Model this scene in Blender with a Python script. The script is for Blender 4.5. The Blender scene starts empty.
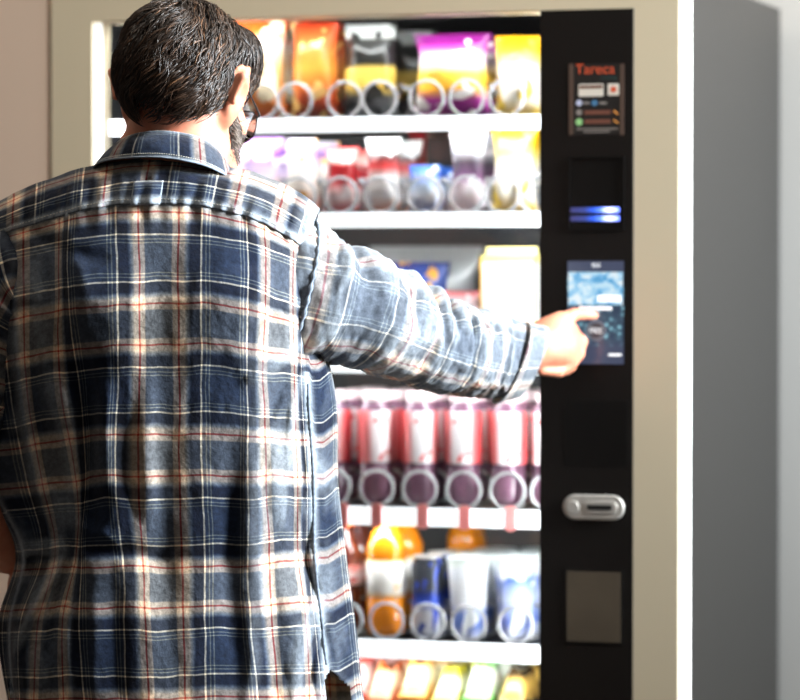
import bpy, bmesh, math, random
import numpy as np
from mathutils import Matrix, Vector, noise as mnoise

random.seed(7)
rng = np.random.default_rng(7)
SC = bpy.context.scene
COL = SC.collection
PI = math.pi

# ------------------------------------------------------------------ camera maths
FPX = 3340.0
YAW = math.radians(18.0)
PIT = math.radians(1.37)
CAMZ = 1.43
Rv = np.array([math.cos(YAW), math.sin(YAW)])
Dv = np.array([-math.sin(YAW), math.cos(YAW)])
CXY = -(0.387 * Rv + 4.65 * Dv)


def cam_h(px, py, dep):
    """pixel and distance along the view axis -> (right, forward, height)"""
    xc = (px - 400.0) / FPX * dep
    yc = (350.0 - py) / FPX * dep
    return xc, yc * math.sin(PIT) + dep * math.cos(PIT), CAMZ + yc * math.cos(PIT) - dep * math.sin(PIT)


def to_world(px, py, dep):
    a, b, z = cam_h(px, py, dep)
    p = CXY + a * Rv + b * Dv
    return np.array([p[0], p[1], z])


def FP(px, py, Y=0.0):
    """where the line of sight through a pixel meets the upright plane y = Y"""
    o = np.array([CXY[0], CXY[1], CAMZ])
    d = to_world(px, py, 1.0) - o
    t = (Y - o[1]) / d[1]
    q = o + t * d
    return q[0], q[2], t            # x, z, depth


# ------------------------------------------------------------------ colours and materials
def lin(c):
    c = c / 255.0
    return c / 12.92 if c <= 0.04045 else ((c + 0.055) / 1.055) ** 2.4


def S(r, g, b):
    return (lin(r), lin(g), lin(b), 1.0)


def new_mat(name):
    m = bpy.data.materials.new(name)
    m.use_nodes = True
    nt = m.node_tree
    return m, nt, nt.nodes, nt.links, nt.nodes['Principled BSDF']


def mat(name, col, rough=0.5, metal=0.0, emit=None, estr=0.0, spec=0.5, noise_amt=0.0, noise_scale=20.0, coat=0.0, bump=0.0):
    m, nt, N, L, P = new_mat(name)
    P.inputs['Base Color'].default_value = col
    P.inputs['Roughness'].default_value = rough
    P.inputs['Metallic'].default_value = metal
    P.inputs['Specular IOR Level'].default_value = spec
    P.inputs['Coat Weight'].default_value = coat
    if emit is not None:
        P.inputs['Emission Color'].default_value = emit
        P.inputs['Emission Strength'].default_value = estr
    if noise_amt or bump:
        tc = N.new('ShaderNodeTexCoord')
        nz = N.new('ShaderNodeTexNoise')
        nz.inputs['Scale'].default_value = noise_scale
        nz.inputs['Detail'].default_value = 4
        L.new(tc.outputs['Object'], nz.inputs['Vector'])
        if noise_amt:
            mx = N.new('ShaderNodeMix')
            mx.data_type = 'RGBA'
            mx.blend_type = 'MULTIPLY'
            mx.inputs[0].default_value = 1.0
            rp = N.new('ShaderNodeMapRange')
            rp.inputs[3].default_value = 1.0 - noise_amt
            rp.inputs[4].default_value = 1.0 + noise_amt
            L.new(nz.outputs['Fac'], rp.inputs[0])
            mx.inputs[6].default_value = col
            L.new(rp.outputs[0], mx.inputs[7])
            L.new(mx.outputs[2], P.inputs['Base Color'])
        if bump:
            bp = N.new('ShaderNodeBump')
            bp.inputs['Strength'].default_value = bump
            bp.inputs['Distance'].default_value = 0.002
            L.new(nz.outputs['Fac'], bp.inputs['Height'])
            L.new(bp.outputs['Normal'], P.inputs['Normal'])
    return m


def ramp_fill(rp, stops, interp='LINEAR'):
    cr = rp.color_ramp
    cr.interpolation = interp
    while len(cr.elements) < len(stops):
        cr.elements.new(0.5)
    while len(cr.elements) > len(stops):
        cr.elements.remove(cr.elements[-1])
    for e, (p, c) in zip(cr.elements, stops):
        e.position = p
        e.color = c if len(c) == 4 else (*c, 1)


def print_mat(name, stops, blob=None, blob_scale=3.0, thr=0.55, rough=0.35, metal=0.0, axis=2, interp='LINEAR'):
    """printed packaging: bands along the height plus patches of a second ink"""
    m, nt, N, L, P = new_mat(name)
    tc = N.new('ShaderNodeTexCoord')
    sp = N.new('ShaderNodeSeparateXYZ')
    L.new(tc.outputs['Generated'], sp.inputs[0])
    rp = N.new('ShaderNodeValToRGB')
    ramp_fill(rp, stops, interp)
    L.new(sp.outputs[axis], rp.inputs[0])
    out = rp.outputs[0]
    if blob:
        nz = N.new('ShaderNodeTexNoise')
        nz.inputs['Scale'].default_value = blob_scale
        nz.inputs['Detail'].default_value = 3
        L.new(tc.outputs['Generated'], nz.inputs['Vector'])
        th = N.new('ShaderNodeMapRange')
        th.inputs[1].default_value = thr
        th.inputs[2].default_value = thr + 0.03
        L.new(nz.outputs['Fac'], th.inputs[0])
        mx = N.new('ShaderNodeMix')
        mx.data_type = 'RGBA'
        L.new(th.outputs[0], mx.inputs[0])
        L.new(out, mx.inputs[6])
        mx.inputs[7].default_value = blob
        out = mx.outputs[2]
    L.new(out, P.inputs['Base Color'])
    P.inputs['Roughness'].default_value = rough
    P.inputs['Metallic'].default_value = metal
    return m


# ------------------------------------------------------------------ mesh helpers
class Root:
    def __init__(self, o, M):
        self.o, self.M, self.Mi = o, M, M.inverted()


def tag(o, label=None, cat=None, group=None, kind=None):
    if label: o['label'] = label
    if cat: o['category'] = cat
    if group: o['group'] = group
    if kind: o['kind'] = kind
    return o


def thing(name, label, cat, loc=(0, 0, 0), rz=0.0, group=None):
    o = bpy.data.objects.new(name, None)
    o.empty_display_size = 0.05
    COL.objects.link(o)
    o.location = loc
    o.rotation_euler = (0, 0, rz)
    tag(o, label, cat, group)
    return Root(o, Matrix.Translation(Vector(loc)) @ Matrix.Rotation(rz, 4, 'Z'))


class MB:
    """collects shapes, links them as ONE mesh object"""
    def __init__(self):
        self.v, self.f, self.uv, self.n = [], [], [], 0

    def add(self, verts, faces, uvs=None):
        verts = np.asarray(verts, float)
        self.v.append(verts)
        self.f.extend([tuple(int(i) + self.n for i in f) for f in faces])
        self.uv.append(np.zeros((len(verts), 2)) if uvs is None else np.asarray(uvs, float))
        self.n += len(verts)
        return self

    def box(self, x0, x1, y0, y1, z0, z1):
        v = [(x, y, z) for z in (z0, z1) for y in (y0, y1) for x in (x0, x1)]
        f = [(0, 2, 3, 1), (4, 5, 7, 6), (0, 1, 5, 4), (2, 6, 7, 3), (0, 4, 6, 2), (1, 3, 7, 5)]
        return self.add(v, f)

    def grid(self, P, uv=None, close_u=False):
        """P: rows x cols x 3"""
        nr, nc = P.shape[:2]
        f = []
        for i in range(nr - 1):
            for j in range(nc if close_u else nc - 1):
                j2 = (j + 1) % nc
                f.append((i * nc + j, i * nc + j2, (i + 1) * nc + j2, (i + 1) * nc + j))
        return self.add(P.reshape(-1, 3), f, None if uv is None else uv.reshape(-1, 2))

    def tube(self, pts, r, seg=8, cap=True, closed=False):
        pts = np.asarray(pts, float)
        n = len(pts)
        rr = np.full(n, r) if np.isscalar(r) else np.asarray(r, float)
        tg = np.gradient(pts, axis=0)
        if closed:
            tg = np.roll(pts, -1, 0) - np.roll(pts, 1, 0)
        tg /= np.linalg.norm(tg, axis=1)[:, None] + 1e-12
        up = np.array([0, 0, 1.0]) if abs(tg[0][2]) < 0.9 else np.array([1.0, 0, 0])
        a = np.cross(tg[0], up); a /= np.linalg.norm(a)
        rings = []
        for i in range(n):
            a = a - tg[i] * np.dot(a, tg[i]); a /= np.linalg.norm(a)
            b = np.cross(tg[i], a)
            th = np.linspace(0, 2 * PI, seg, endpoint=False)
            rings.append(pts[i] + rr[i] * (np.cos(th)[:, None] * a + np.sin(th)[:, None] * b))
        P = np.array(rings)
        f = []
        for i in range(n if closed else n - 1):
            i2 = (i + 1) % n
            for j in range(seg):
                j2 = (j + 1) % seg
                f.append((i * seg + j, i * seg + j2, i2 * seg + j2, i2 * seg + j))
        if cap and not closed:
            f.append(tuple(range(seg))[::-1])
            f.append(tuple((n - 1) * seg + j for j in range(seg)))
        return self.add(P.reshape(-1, 3), f)

    def lathe(self, prof, c, seg=24):
        """prof: (r, z) list, spun about the vertical through c"""
        th = np.linspace(0, 2 * PI, seg, endpoint=False)
        P = np.array([[(c[0] + r * math.cos(t), c[1] + r * math.sin(t), c[2] + z) for t in th] for r, z in prof])
        n = len(prof)
        f = []
        for i in range(n - 1):
            for j in range(seg):
                j2 = (j + 1) % seg
                f.append((i * seg + j, i * seg + j2, (i + 1) * seg + j2, (i + 1) * seg + j))
        f.append(tuple(range(seg))[::-1])
        f.append(tuple((n - 1) * seg + j for j in range(seg)))
        return self.add(P.reshape(-1, 3), f)

    def prism(self, outline, y0, y1):
        """outline: (x, z) polygon, pushed from y0 (front) to y1"""
        n = len(outline)
        v = [(x, y0, z) for x, z in outline] + [(x, y1, z) for x, z in outline]
        f = [tuple(range(n)), tuple(range(n, 2 * n))[::-1]]
        for i in range(n):
            j = (i + 1) % n
            f.append((i, i + n, j + n, j))
        return self.add(v, f)

    def build(self, name, material, parent=None, bevel=0.0, smooth=False, seg=2, uvs=False):
        V = np.concatenate(self.v)
        M = None
        if isinstance(parent, tuple):          # (Root, part object)
            root, par = parent
        else:
            root, par = parent, (parent.o if parent else None)
        if root is not None:
            A = np.array(root.Mi)
            V = V @ A[:3, :3].T + A[:3, 3]
        me = bpy.data.meshes.new(name)
        me.from_pydata(V.tolist(), [], self.f)
        if uvs:
            UV = np.concatenate(self.uv)
            lay = me.uv_layers.new(name='UVMap')
            li = np.empty(len(me.loops), np.int32)
            me.loops.foreach_get('vertex_index', li)
            lay.data.foreach_set('uv', UV[li].ravel())
        me.update()
        bm = bmesh.new(); bm.from_mesh(me)
        bmesh.ops.recalc_face_normals(bm, faces=bm.faces)
        bm.to_mesh(me); bm.free()
        if smooth:
            me.polygons.foreach_set('use_smooth', [True] * len(me.polygons))
        me.materials.append(material)
        o = bpy.data.objects.new(name, me)
        COL.objects.link(o)
        if par is not None:
            o.parent = par
        if bevel:
            md = o.modifiers.new('Bevel', 'BEVEL')
            md.width = bevel; md.segments = seg; md.limit_method = 'ANGLE'; md.angle_limit = math.radians(40)
            for p in me.polygons: p.use_smooth = True
            wn = o.modifiers.new('WN', 'WEIGHTED_NORMAL'); wn.keep_sharp = True
        return o


def rrect(x0, x1, z0, z1, r, n=6):
    out = []
    for cx, cz, a0 in ((x1 - r, z0 + r, -90), (x1 - r, z1 - r, 0), (x0 + r, z1 - r, 90), (x0 + r, z0 + r, 180)):
        for k in range(n + 1):
            a = math.radians(a0 + 90 * k / n)
            out.append((cx + r * math.cos(a), cz + r * math.sin(a)))
    return out


def disc(cx, cz, r, n=28):
    return [(cx + r * math.cos(2 * PI * k / n), cz + r * math.sin(2 * PI * k / n)) for k in range(n)]


def text_mesh(name, body, x, z, y, height, material, parent, width=None, depth=0.0006, center=False):
    cu = bpy.data.curves.new('t', 'FONT')
    cu.body = body
    cu.size = 1.0
    cu.extrude = 0.0
    ob = bpy.data.objects.new('t', cu)
    COL.objects.link(ob)
    bpy.context.view_layer.update()
    me0 = bpy.data.meshes.new_from_object(ob.evaluated_get(bpy.context.evaluated_depsgraph_get()))
    V = np.array([v.co[:] for v in me0.vertices])
    F = [tuple(p.vertices) for p in me0.polygons]
    bpy.data.objects.remove(ob); bpy.data.curves.remove(cu); bpy.data.meshes.remove(me0)
    lo, hi = V.min(0), V.max(0)
    sz = height / (hi[1] - lo[1])
    sx = sz if width is None else width / (hi[0] - lo[0])
    X = (V[:, 0] - (lo[0] + hi[0]) / 2 * center - lo[0] * (not center)) * sx + x
    Z = (V[:, 1] - (lo[1] + hi[1]) / 2) * sz + z
    mb = MB()
    mb.add(np.stack([X, np.full_like(X, y), Z], 1), F)
    return mb.build(name, material, parent)


# ------------------------------------------------------------------ the room
M_wall = mat('white wall paint', S(233, 233, 230), 0.7, noise_amt=0.02, noise_scale=3)
M_tan = mat('tan wall paint', S(214, 189, 168), 0.75, noise_amt=0.03, noise_scale=4)
M_floor = mat('grey brown floor', S(84, 74, 66), 0.35, noise_amt=0.12, noise_scale=6)
M_ceil = mat('ceiling white', S(225, 222, 215), 0.9, noise_amt=0.02)


def struct(name, mb, m, bevel=0.0):
    o = mb.build(name, m, None, bevel=bevel)
    o['kind'] = 'structure'
    return o


X0 = -0.9486              # machine left side, right side is x = 0
TOPZ = 1.845
struct('floor', MB().box(-3.2, 3.4, -7.2, 0.86, -0.05, 0.0), M_floor)
struct('wall_back', MB().box(-3.2, 3.4, 0.76, 0.86, 0.0, 2.9), M_wall)
struct('wall_left', MB().box(-3.2, X0 - 0.006, 0.001, 0.75, 0.0, 2.9), M_tan)
struct('ceiling', MB().box(-3.2, 3.4, -7.2, 0.86, 2.9, 2.95), M_ceil)

# ------------------------------------------------------------------ the vending machine
M_frame = mat('champagne frame paint', S(206, 192, 164), 0.42, metal=0.0, noise_amt=0.03, noise_scale=2.5)
M_cab = mat('dark grey cabinet steel', S(24, 22, 21), 0.3, metal=0.0, noise_amt=0.08, noise_scale=5)
M_black = mat('black satin fascia', S(17, 13, 11), 0.42, spec=.25)
M_liner = mat('black liner', S(20, 22, 26), 0.5)
M_edge = mat('glowing edge profile', S(245, 245, 240), 0.4, emit=S(255, 252, 240), estr=0.9)  # white edge, given its brightness as emission
M_tube = mat('led tube', S(255, 255, 255), 0.4, emit=(0.93, 0.98, 1.0, 1), estr=52.0)
M_rail = mat('lit price rail', S(250, 252, 255), 0.4, emit=(0.90, 0.98, 1.0, 1), estr=1.25)
M_tray = mat('grey tray steel', S(72, 76, 82), 0.4, metal=0.6)
M_coil = mat('white coated wire', S(212, 213, 216), 0.25, metal=0.5)
M_silver = mat('silver plastic', S(190, 184, 176), 0.35, metal=0.35)
M_dark = mat('dark slot', S(8, 8, 8), 0.5)
M_redtag = mat('red price tag', S(236, 140, 138), 0.5)


def glass_mat(name, tint=(1, 1, 1, 1), ior=1.35):
    m = bpy.data.materials.new(name)
    m.use_nodes = True
    N, L = m.node_tree.nodes, m.node_tree.links
    N.remove(N['Principled BSDF'])
    out = N['Material Output']
    tr = N.new('ShaderNodeBsdfTransparent'); tr.inputs[0].default_value = tint
    gl = N.new('ShaderNodeBsdfGlossy'); gl.inputs['Roughness'].default_value = 0.02
    fr = N.new('ShaderNodeFresnel'); fr.inputs[0].default_value = ior
    mx = N.new('ShaderNodeMixShader')
    L.new(fr.outputs[0], mx.inputs[0]); L.new(tr.outputs[0], mx.inputs[1]); L.new(gl.outputs[0], mx.inputs[2])
    L.new(mx.outputs[0], out.inputs[0])
    return m


M_glass = glass_mat('window glass')

vm = thing('vending_machine', 'tall vending machine with champagne frame, lit glass front and black control panel', 'vending machine', (X0 / 2, 0.36, 0.0))
xw0, zt, _ = FP(92, 25)
xg1 = FP(540, 200)[0]
xf1 = FP(633.5, 250)[0]
zt = FP(540, 10.5)[1]
ZB = 0.34
# frame: a ring with one opening for window and fascia
xs, zs = [X0, xw0, xf1, 0.0], [0.02, ZB, zt, TOPZ]
fb = MB()
fb.prism([(xs[0], zs[0]), (xs[3], zs[0]), (xs[3], zs[1]), (xs[0], zs[1])], 0.0, 0.068)
for a in ((xs[0], xs[1], zs[1], zs[2]), (xs[2], xs[3], zs[1], zs[2]), (xs[0], xs[3], zs[2], zs[3])):
    fb.prism([(a[0], a[2]), (a[1], a[2]), (a[1], a[3]), (a[0], a[3])], 0.0, 0.068)
fb.build('door_frame', M_frame, vm)
MB().box(0.0003, 0.004, 0.002, 0.066, 0.02, TOPZ).build('bright_edge_strip', M_edge, vm)  # white side of the door, its brightness put in as an even glow
cb = MB()
for b in ((X0 + .001, X0 + .03, .069, .705, .02, TOPZ), (-.03, -.0005, .069, .705, .02, TOPZ), (X0 + .03, -.03, .069, .705, TOPZ - .03, TOPZ),
          (X0 + .03, -.03, .069, .705, .02, .06), (X0 + .03, -.03, .675, .705, .06, TOPZ - .03)):
    cb.box(*b)
cb.build('cabinet', M_cab, vm)
for fx in (X0 + .06, -.06):
    for fy in (.12, .64):
        MB().lathe([(.025, 0), (.025, .01), (.015, .012), (.015, .021)], (fx, fy, 0), 12).build('levelling_foot', M_dark, vm)
lb = MB()
for b in ((X0 + .031, X0 + .034, .07, .66, .07, TOPZ - .035), (xg1 + .02, xg1 + .023, .07, .66, .07, TOPZ - .035),
          (X0 + .034, xg1 + .02, .655, .66, .07, TOPZ - .035), (X0 + .034, xg1 + .02, .07, .655, TOPZ - .038, TOPZ - .034)):
    lb.box(*b)
lb.build('interior_liner', M_liner, vm)
# window
MB().box(xw0, xg1, .022, .027, .50, zt).build('glass_pane', M_glass, vm)
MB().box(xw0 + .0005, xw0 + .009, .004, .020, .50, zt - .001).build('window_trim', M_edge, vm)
# delivery bin under the window
dl = MB().box(xw0, xg1, .004, .03, ZB, .50).build('delivery_panel', M_black, vm)
MB().prism(rrect(xw0 + .06, xg1 - .06, ZB + .03, .47, .01), -.004, .004).build('delivery_flap', M_silver, (vm, dl), bevel=.002)
# LED tubes just inside the window
for nm, b in (('light_tube', (xw0 - .018, xw0 - .008, .0695, .079, .52, zt - .01)), ('light_tube', (xg1 + .004, xg1 + .014, .036, .046, .52, zt - .01)),
              ('light_tube', (xw0 + .03, xg1 - .01, .0695, .082, zt + .004, zt + .014))):
    MB().box(*b).build(nm, M_tube, vm)

# control panel
cp = MB().box(xg1, xf1, -.0015, .03, ZB, zt).build('control_panel', M_black, vm, bevel=.001)


def frect(x0, x1, y0, y1):
    """pixel rectangle on the fascia -> x0, x1, z0, z1 on the front plane"""
    xa = FP(x0, (y0 + y1) / 2)[0]; xb = FP(x1, (y0 + y1) / 2)[0]
    za = FP((x0 + x1) / 2, y1)[1]; zb = FP((x0 + x1) / 2, y0)[1]
    return xa, xb, za, zb


def plate(name, px, material, parent, y0=-.0025, y1=-.0014, r=.002, bevel=0):
    x0, x1, z0, z1 = frect(*px)
    return MB().prism(rrect(x0, x1, z0, z1, r, 4), y0, y1).build(name, material, parent, bevel=bevel)


# information sticker
M_stk = mat('sticker black', S(30, 27, 25), 0.35)
M_stkb = mat('sticker bronze edge', S(84, 66, 56), 0.4)
M_or = mat('sticker orange', S(214, 88, 52), 0.5)
M_orb = mat('sticker brown ink', S(110, 66, 52), 0.5)
M_pale = mat('sticker cream', S(222, 214, 200), 0.5)
M_teal = mat('sticker teal', S(30, 84, 84), 0.5)
M_blu = mat('sticker blue', S(70, 120, 160), 0.5)
M_lil = mat('sticker lilac', S(190, 195, 220), 0.5)
M_grn = mat('sticker green', S(150, 205, 135), 0.5)
M_gold = mat('sticker amber', S(222, 150, 70), 0.5)
M_gry = mat('sticker grey', S(140, 132, 126), 0.5)
st = plate('information_sticker', (569.5, 624.5, 64, 135), M_stk, vm, y0=-.0022)
for px in ((569.5, 573.5, 64, 135), (620.5, 624.5, 64, 135)):
    plate('sticker_border', px, M_stkb, (vm, st), y0=-.0026, y1=-.0021, r=.0004)
q = frect(576, 615, 64, 74)
text_mesh('brand_lettering', 'Tareca', q[0], (q[2] + q[3]) / 2, -.0027, q[3] - q[2], M_or, (vm, st), width=q[1] - q[0])
q = frect(601, 617, 76.5, 80)
text_mesh('small_lettering', 'vending', q[0], (q[2] + q[3]) / 2, -.0027, q[3] - q[2], M_teal, (vm, st), width=q[1] - q[0])
c_ = plate('card_emblem', (579, 604, 84, 96.5), M_pale, (vm, st), y0=-.0026, y1=-.0021)
plate('card_stripe', (580, 603, 85.5, 88.5), M_orb, (vm, st), y0=-.0029, y1=-.0025, r=.0003)
plate('square_emblem', (608, 619.5, 83.5, 95.5), M_pale, (vm, st), y0=-.0026, y1=-.0021)
q = frect(611, 617, 86, 93)
MB().prism(disc((q[0] + q[1]) / 2, (q[2] + q[3]) / 2, .0042, 16), -.0029, -.0025).build('emblem_dot', M_or, (vm, st))
for cx, cy, r_, m_ in ((579.5, 103, 3.2, M_lil), (595, 103, 3.2, M_blu), (579.5, 112.5, 3, M_gry), (579.5, 122, 3.6, M_grn)):
    a = FP(cx, cy)
    MB().prism(disc(a[0], a[1], r_ * .0014, 18), -.0026, -.0021).build('round_symbol', m_, (vm, st))
for px in ((584, 590, 102, 104.2), (600, 607, 102, 104.2)):
    plate('caption_bar', px, M_gry, (vm, st), y0=-.0026, y1=-.0021, r=.0005)
for y_ in (112.5, 121.5):
    plate('phone_number_bar', (585, 611, y_ - 2.2, y_ + 2.2), M_orb, (vm, st), y0=-.0026, y1=-.0021, r=.0008)
    a = FP(616.3, y_)
    MB().prism([(a[0] - .003, a[1] + .0036), (a[0] - .0036, a[1] + .001), (a[0] + .0026, a[1] - .0036), (a[0] + .0038, a[1] - .001)], -.0026, -.0021).build('handset_symbol', M_gold, (vm, st))
for px in ((577, 618, 128.3, 129.6), (584, 610, 131.2, 132.4)):
    plate('fine_print', px, M_gry, (vm, st), y0=-.0026, y1=-.0021, r=.0003)

# banknote reader: raised lip around a recessed face with two lit bars
M_blk2 = mat('black reader plastic', S(13, 11, 10), 0.32, spec=.25)
x0, x1, z0, z1 = frect(569, 625, 156, 230)
rd = MB()
for b in ((x0, x1, z1 - .003, z1), (x0, x1, z0, z0 + .003), (x0, x0 + .003, z0 + .003, z1 - .003), (x1 - .003, x1, z0 + .003, z1 - .003)):
    rd.box(b[0], b[1], -.005, -.0014, b[2], b[3])
rd.box(x0 + .003, x1 - .003, -.0022, -.0014, z0 + .003, z1 - .003)
rd = rd.build('banknote_reader', M_blk2, vm)


def bar_mat(name):
    m, nt, N, L, P = new_mat(name)
    tc = N.new('ShaderNodeTexCoord'); sp = N.new('ShaderNodeSeparateXYZ')
    L.new(tc.outputs['Generated'], sp.inputs[0])
    rp = N.new('ShaderNodeValToRGB')
    ramp_fill(rp, [(0, (.03, .03, .12)), (.3, (.03, .05, .25)), (.48, (.02, .12, .9)), (.62, (.15, .35, 1.6)), (.8, (1.5, 1.7, 3.2)), (.92, (.8, 1.0, 3)), (1, (.3, .5, 2.4))])
    L.new(sp.outputs[0], rp.inputs[0])
    L.new(rp.outputs[0], P.inputs['Emission Color'])
    P.inputs['Emission Strength'].default_value = 1.3
    P.inputs['Base Color'].default_value = (.02, .02, .05, 1)
    return m


M_bar = bar_mat('blue led bar')
for yy in (210, 218.5):
    plate('light_bar', (571, 620, yy - 2.6, yy + 2.6), M_bar, (vm, rd), y0=-.004, y1=-.002, r=.001)
plate('note_slot', (572, 619, 212.8, 215.8), M_dark, (vm, rd), y0=-.0032, y1=-.002, r=.0005)


# touch screen: a lit display
def screen_mat(name, kind):
    m, nt, N, L, P = new_mat(name)
    tc = N.new('ShaderNodeTexCoord')
    if kind == 'keys':
        vo = N.new('ShaderNodeTexVoronoi'); vo.inputs['Scale'].default_value = 10
        mp = N.new('ShaderNodeMapping'); mp.inputs['Scale'].default_value = (1, 0.0, 1.7)
        L.new(tc.outputs['Generated'], mp.inputs[0]); L.new(mp.outputs[0], vo.inputs['Vector'])
        rp = N.new('ShaderNodeValToRGB')
        ramp_fill(rp, [(0, (.45, .85, .95)), (.2, (.22, .48, .58)), (.38, (.08, .16, .22)), (.55, (.045, .085, .13)), (1, (.03, .05, .09))])
        L.new(vo.outputs['Distance'], rp.inputs[0])
        sp = N.new('ShaderNodeSeparateXYZ'); L.new(tc.outputs['Generated'], sp.inputs[0])
        r2 = N.new('ShaderNodeValToRGB')
        ramp_fill(r2, [(0, (1, 1, 1)), (.16, (1, 1, 1)), (.26, (0, 0, 0)), (.85, (0, 0, 0)), (.9, (1, 1, 1)), (1, (1, 1, 1))])
        L.new(sp.outputs[2], r2.inputs[0])
        mx = N.new('ShaderNodeMix'); mx.data_type = 'RGBA'
        L.new(r2.outputs[0], mx.inputs[0]); L.new(rp.outputs[0], mx.inputs[6])
        mx.inputs[7].default_value = (.062, .075, .13, 1)
        src = mx.outputs[2]
    else:
        nz = N.new('ShaderNodeTexNoise'); nz.inputs['Scale'].default_value = 3.4; nz.inputs['Detail'].default_value = 1.5
        nz.inputs['Distortion'].default_value = 1.2
        mp = N.new('ShaderNodeMapping'); mp.inputs['Scale'].default_value = (1.2, 0.0, .8); mp.inputs['Location'].default_value = (2.3, 0, .4)
        L.new(tc.outputs['Generated'], mp.inputs[0]); L.new(mp.outputs[0], nz.inputs['Vector'])
        rp = N.new('ShaderNodeValToRGB')
        ramp_fill(rp, [(.30, (.05, .30, .62)), (.42, (.22, .55, .85)), (.54, (.55, .82, .98)), (.66, (.85, .95, 1.0))])
        L.new(nz.outputs['Fac'], rp.inputs[0])
        src = rp.outputs[0]
    L.new(src, P.inputs['Emission Color'])
    P.inputs['Emission Strength'].default_value = 0.95
    P.inputs['Base Color'].default_value = (.01, .01, .015, 1)
    P.inputs['Roughness'].default_value = 0.15
    return m


M_white_e = mat('lit white', S(200, 200, 200), 0.3, emit=S(245, 250, 255), estr=1.0)
M_dial = mat('lit grey ring', S(60, 60, 65), 0.3, emit=S(105, 115, 130), estr=0.8)
M_dialc = mat('lit dark centre', S(30, 30, 34), 0.3, emit=S(62, 68, 78), estr=0.8)
sc = plate('touch_screen', (568, 624, 261, 364), screen_mat('screen key field', 'keys'), vm, y0=-.003, y1=-.0014, r=.0006)
plate('screen_picture', (569, 623.3, 272, 305), screen_mat('screen picture', 'pic'), (vm, sc), y0=-.0034, y1=-.0029, r=.0006)
plate('picture_highlight', (598, 622, 295, 302), M_white_e, (vm, sc), y0=-.0037, y1=-.0033, r=.002)
q = frect(592.5, 601, 263, 267.5)
text_mesh('screen_header_lettering', 'MENU', q[0], (q[2] + q[3]) / 2, -.0035, q[3] - q[2], M_white_e, (vm, sc), width=q[1] - q[0])
plate('screen_caption', (580, 612.5, 306.5, 310), M_white_e, (vm, sc), y0=-.0034, y1=-.0029, r=.001)
a = FP(596.5, 330.5)
MB().prism(disc(a[0], a[1], .0145, 36), -.0034, -.0029).build('dial_ring', M_dial, (vm, sc))
MB().prism(disc(a[0], a[1], .0108, 32), -.0037, -.0033).build('dial_centre', M_dialc, (vm, sc))
text_mesh('dial_lettering', 'FREE', a[0], a[1], -.0039, .0075, M_white_e, (vm, sc), width=.018, center=True)
plate('screen_footer', (609, 622, 353.5, 356), M_white_e, (vm, sc), y0=-.0034, y1=-.0029, r=.0006)
# blank cover plate
plate('cover_plate', (565, 628, 400, 466), M_blk2, vm, y0=-.0022, y1=-.0014, bevel=.0004)
# coin plate
x0, x1, z0, z1 = frect(564, 625.5, 494.5, 519.5)
cn = MB().prism(rrect(x0, x1, z0, z1, (z1 - z0) / 2 - .0001, 10), -.009, -.0014).build('coin_plate', M_silver, vm, bevel=.0025)
a = FP(574.5, 507)
MB().prism(disc(a[0], a[1], .0095), -.0115, -.0088).build('reject_button', M_silver, (vm, cn), bevel=.0012)
x0, x1, z0, z1 = frect(585, 619, 500.5, 513.5)
MB().prism(rrect(x0, x1, z0, z1, (z1 - z0) / 2 - .0001, 8), -.0105, -.0088).build('slot_surround', M_silver, (vm, cn), bevel=.001)
x0, x1, z0, z1 = frect(589, 613.5, 504.5, 509.5)
MB().prism(rrect(x0, x1, z0, z1, .0015, 4), -.0112, -.0104).build('coin_slot', M_dark, (vm, cn))
# coin return window
M_ret = mat('smoked return flap', S(120, 108, 92), 0.10, metal=0.6, noise_amt=0.35, noise_scale=9)
rt = plate('coin_return_surround', (564.5, 624, 568.5, 645), M_blk2, vm, y0=-.0026, y1=-.0014, bevel=.0006)
plate('coin_return_flap', (567.5, 621, 571.5, 641.5), M_ret, (vm, rt), y0=-.0042, y1=-.0025, r=.0012)

# ------------------------------------------------------------------ shelves
YS = 0.095                 # rail plane
RAILS = [(116, 130.5), (212.5, 227), (360, 373.5), (508.5, 526.5), (642, 660), (742, 762)]
ROWZ = []
xl_s, xr_s = X0 + .045, xg1 + .012
M_div = mat('divider plastic', S(60, 64, 70), 0.35)


def helix(cx, cz, r, y0, y1, pitch):
    """vending spiral: a near-flat turn between goods, then along the tray to the next"""
    out = []
    y = y0
    while y <= y1:
        for a in np.linspace(-90 + 15, 270 - 15, 26):
            out.append((cx + r * math.cos(math.radians(a)), y + (a - 90) / 346 * .003, cz + r * math.sin(math.radians(a))))
        y += pitch
    return np.array(out)


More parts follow.
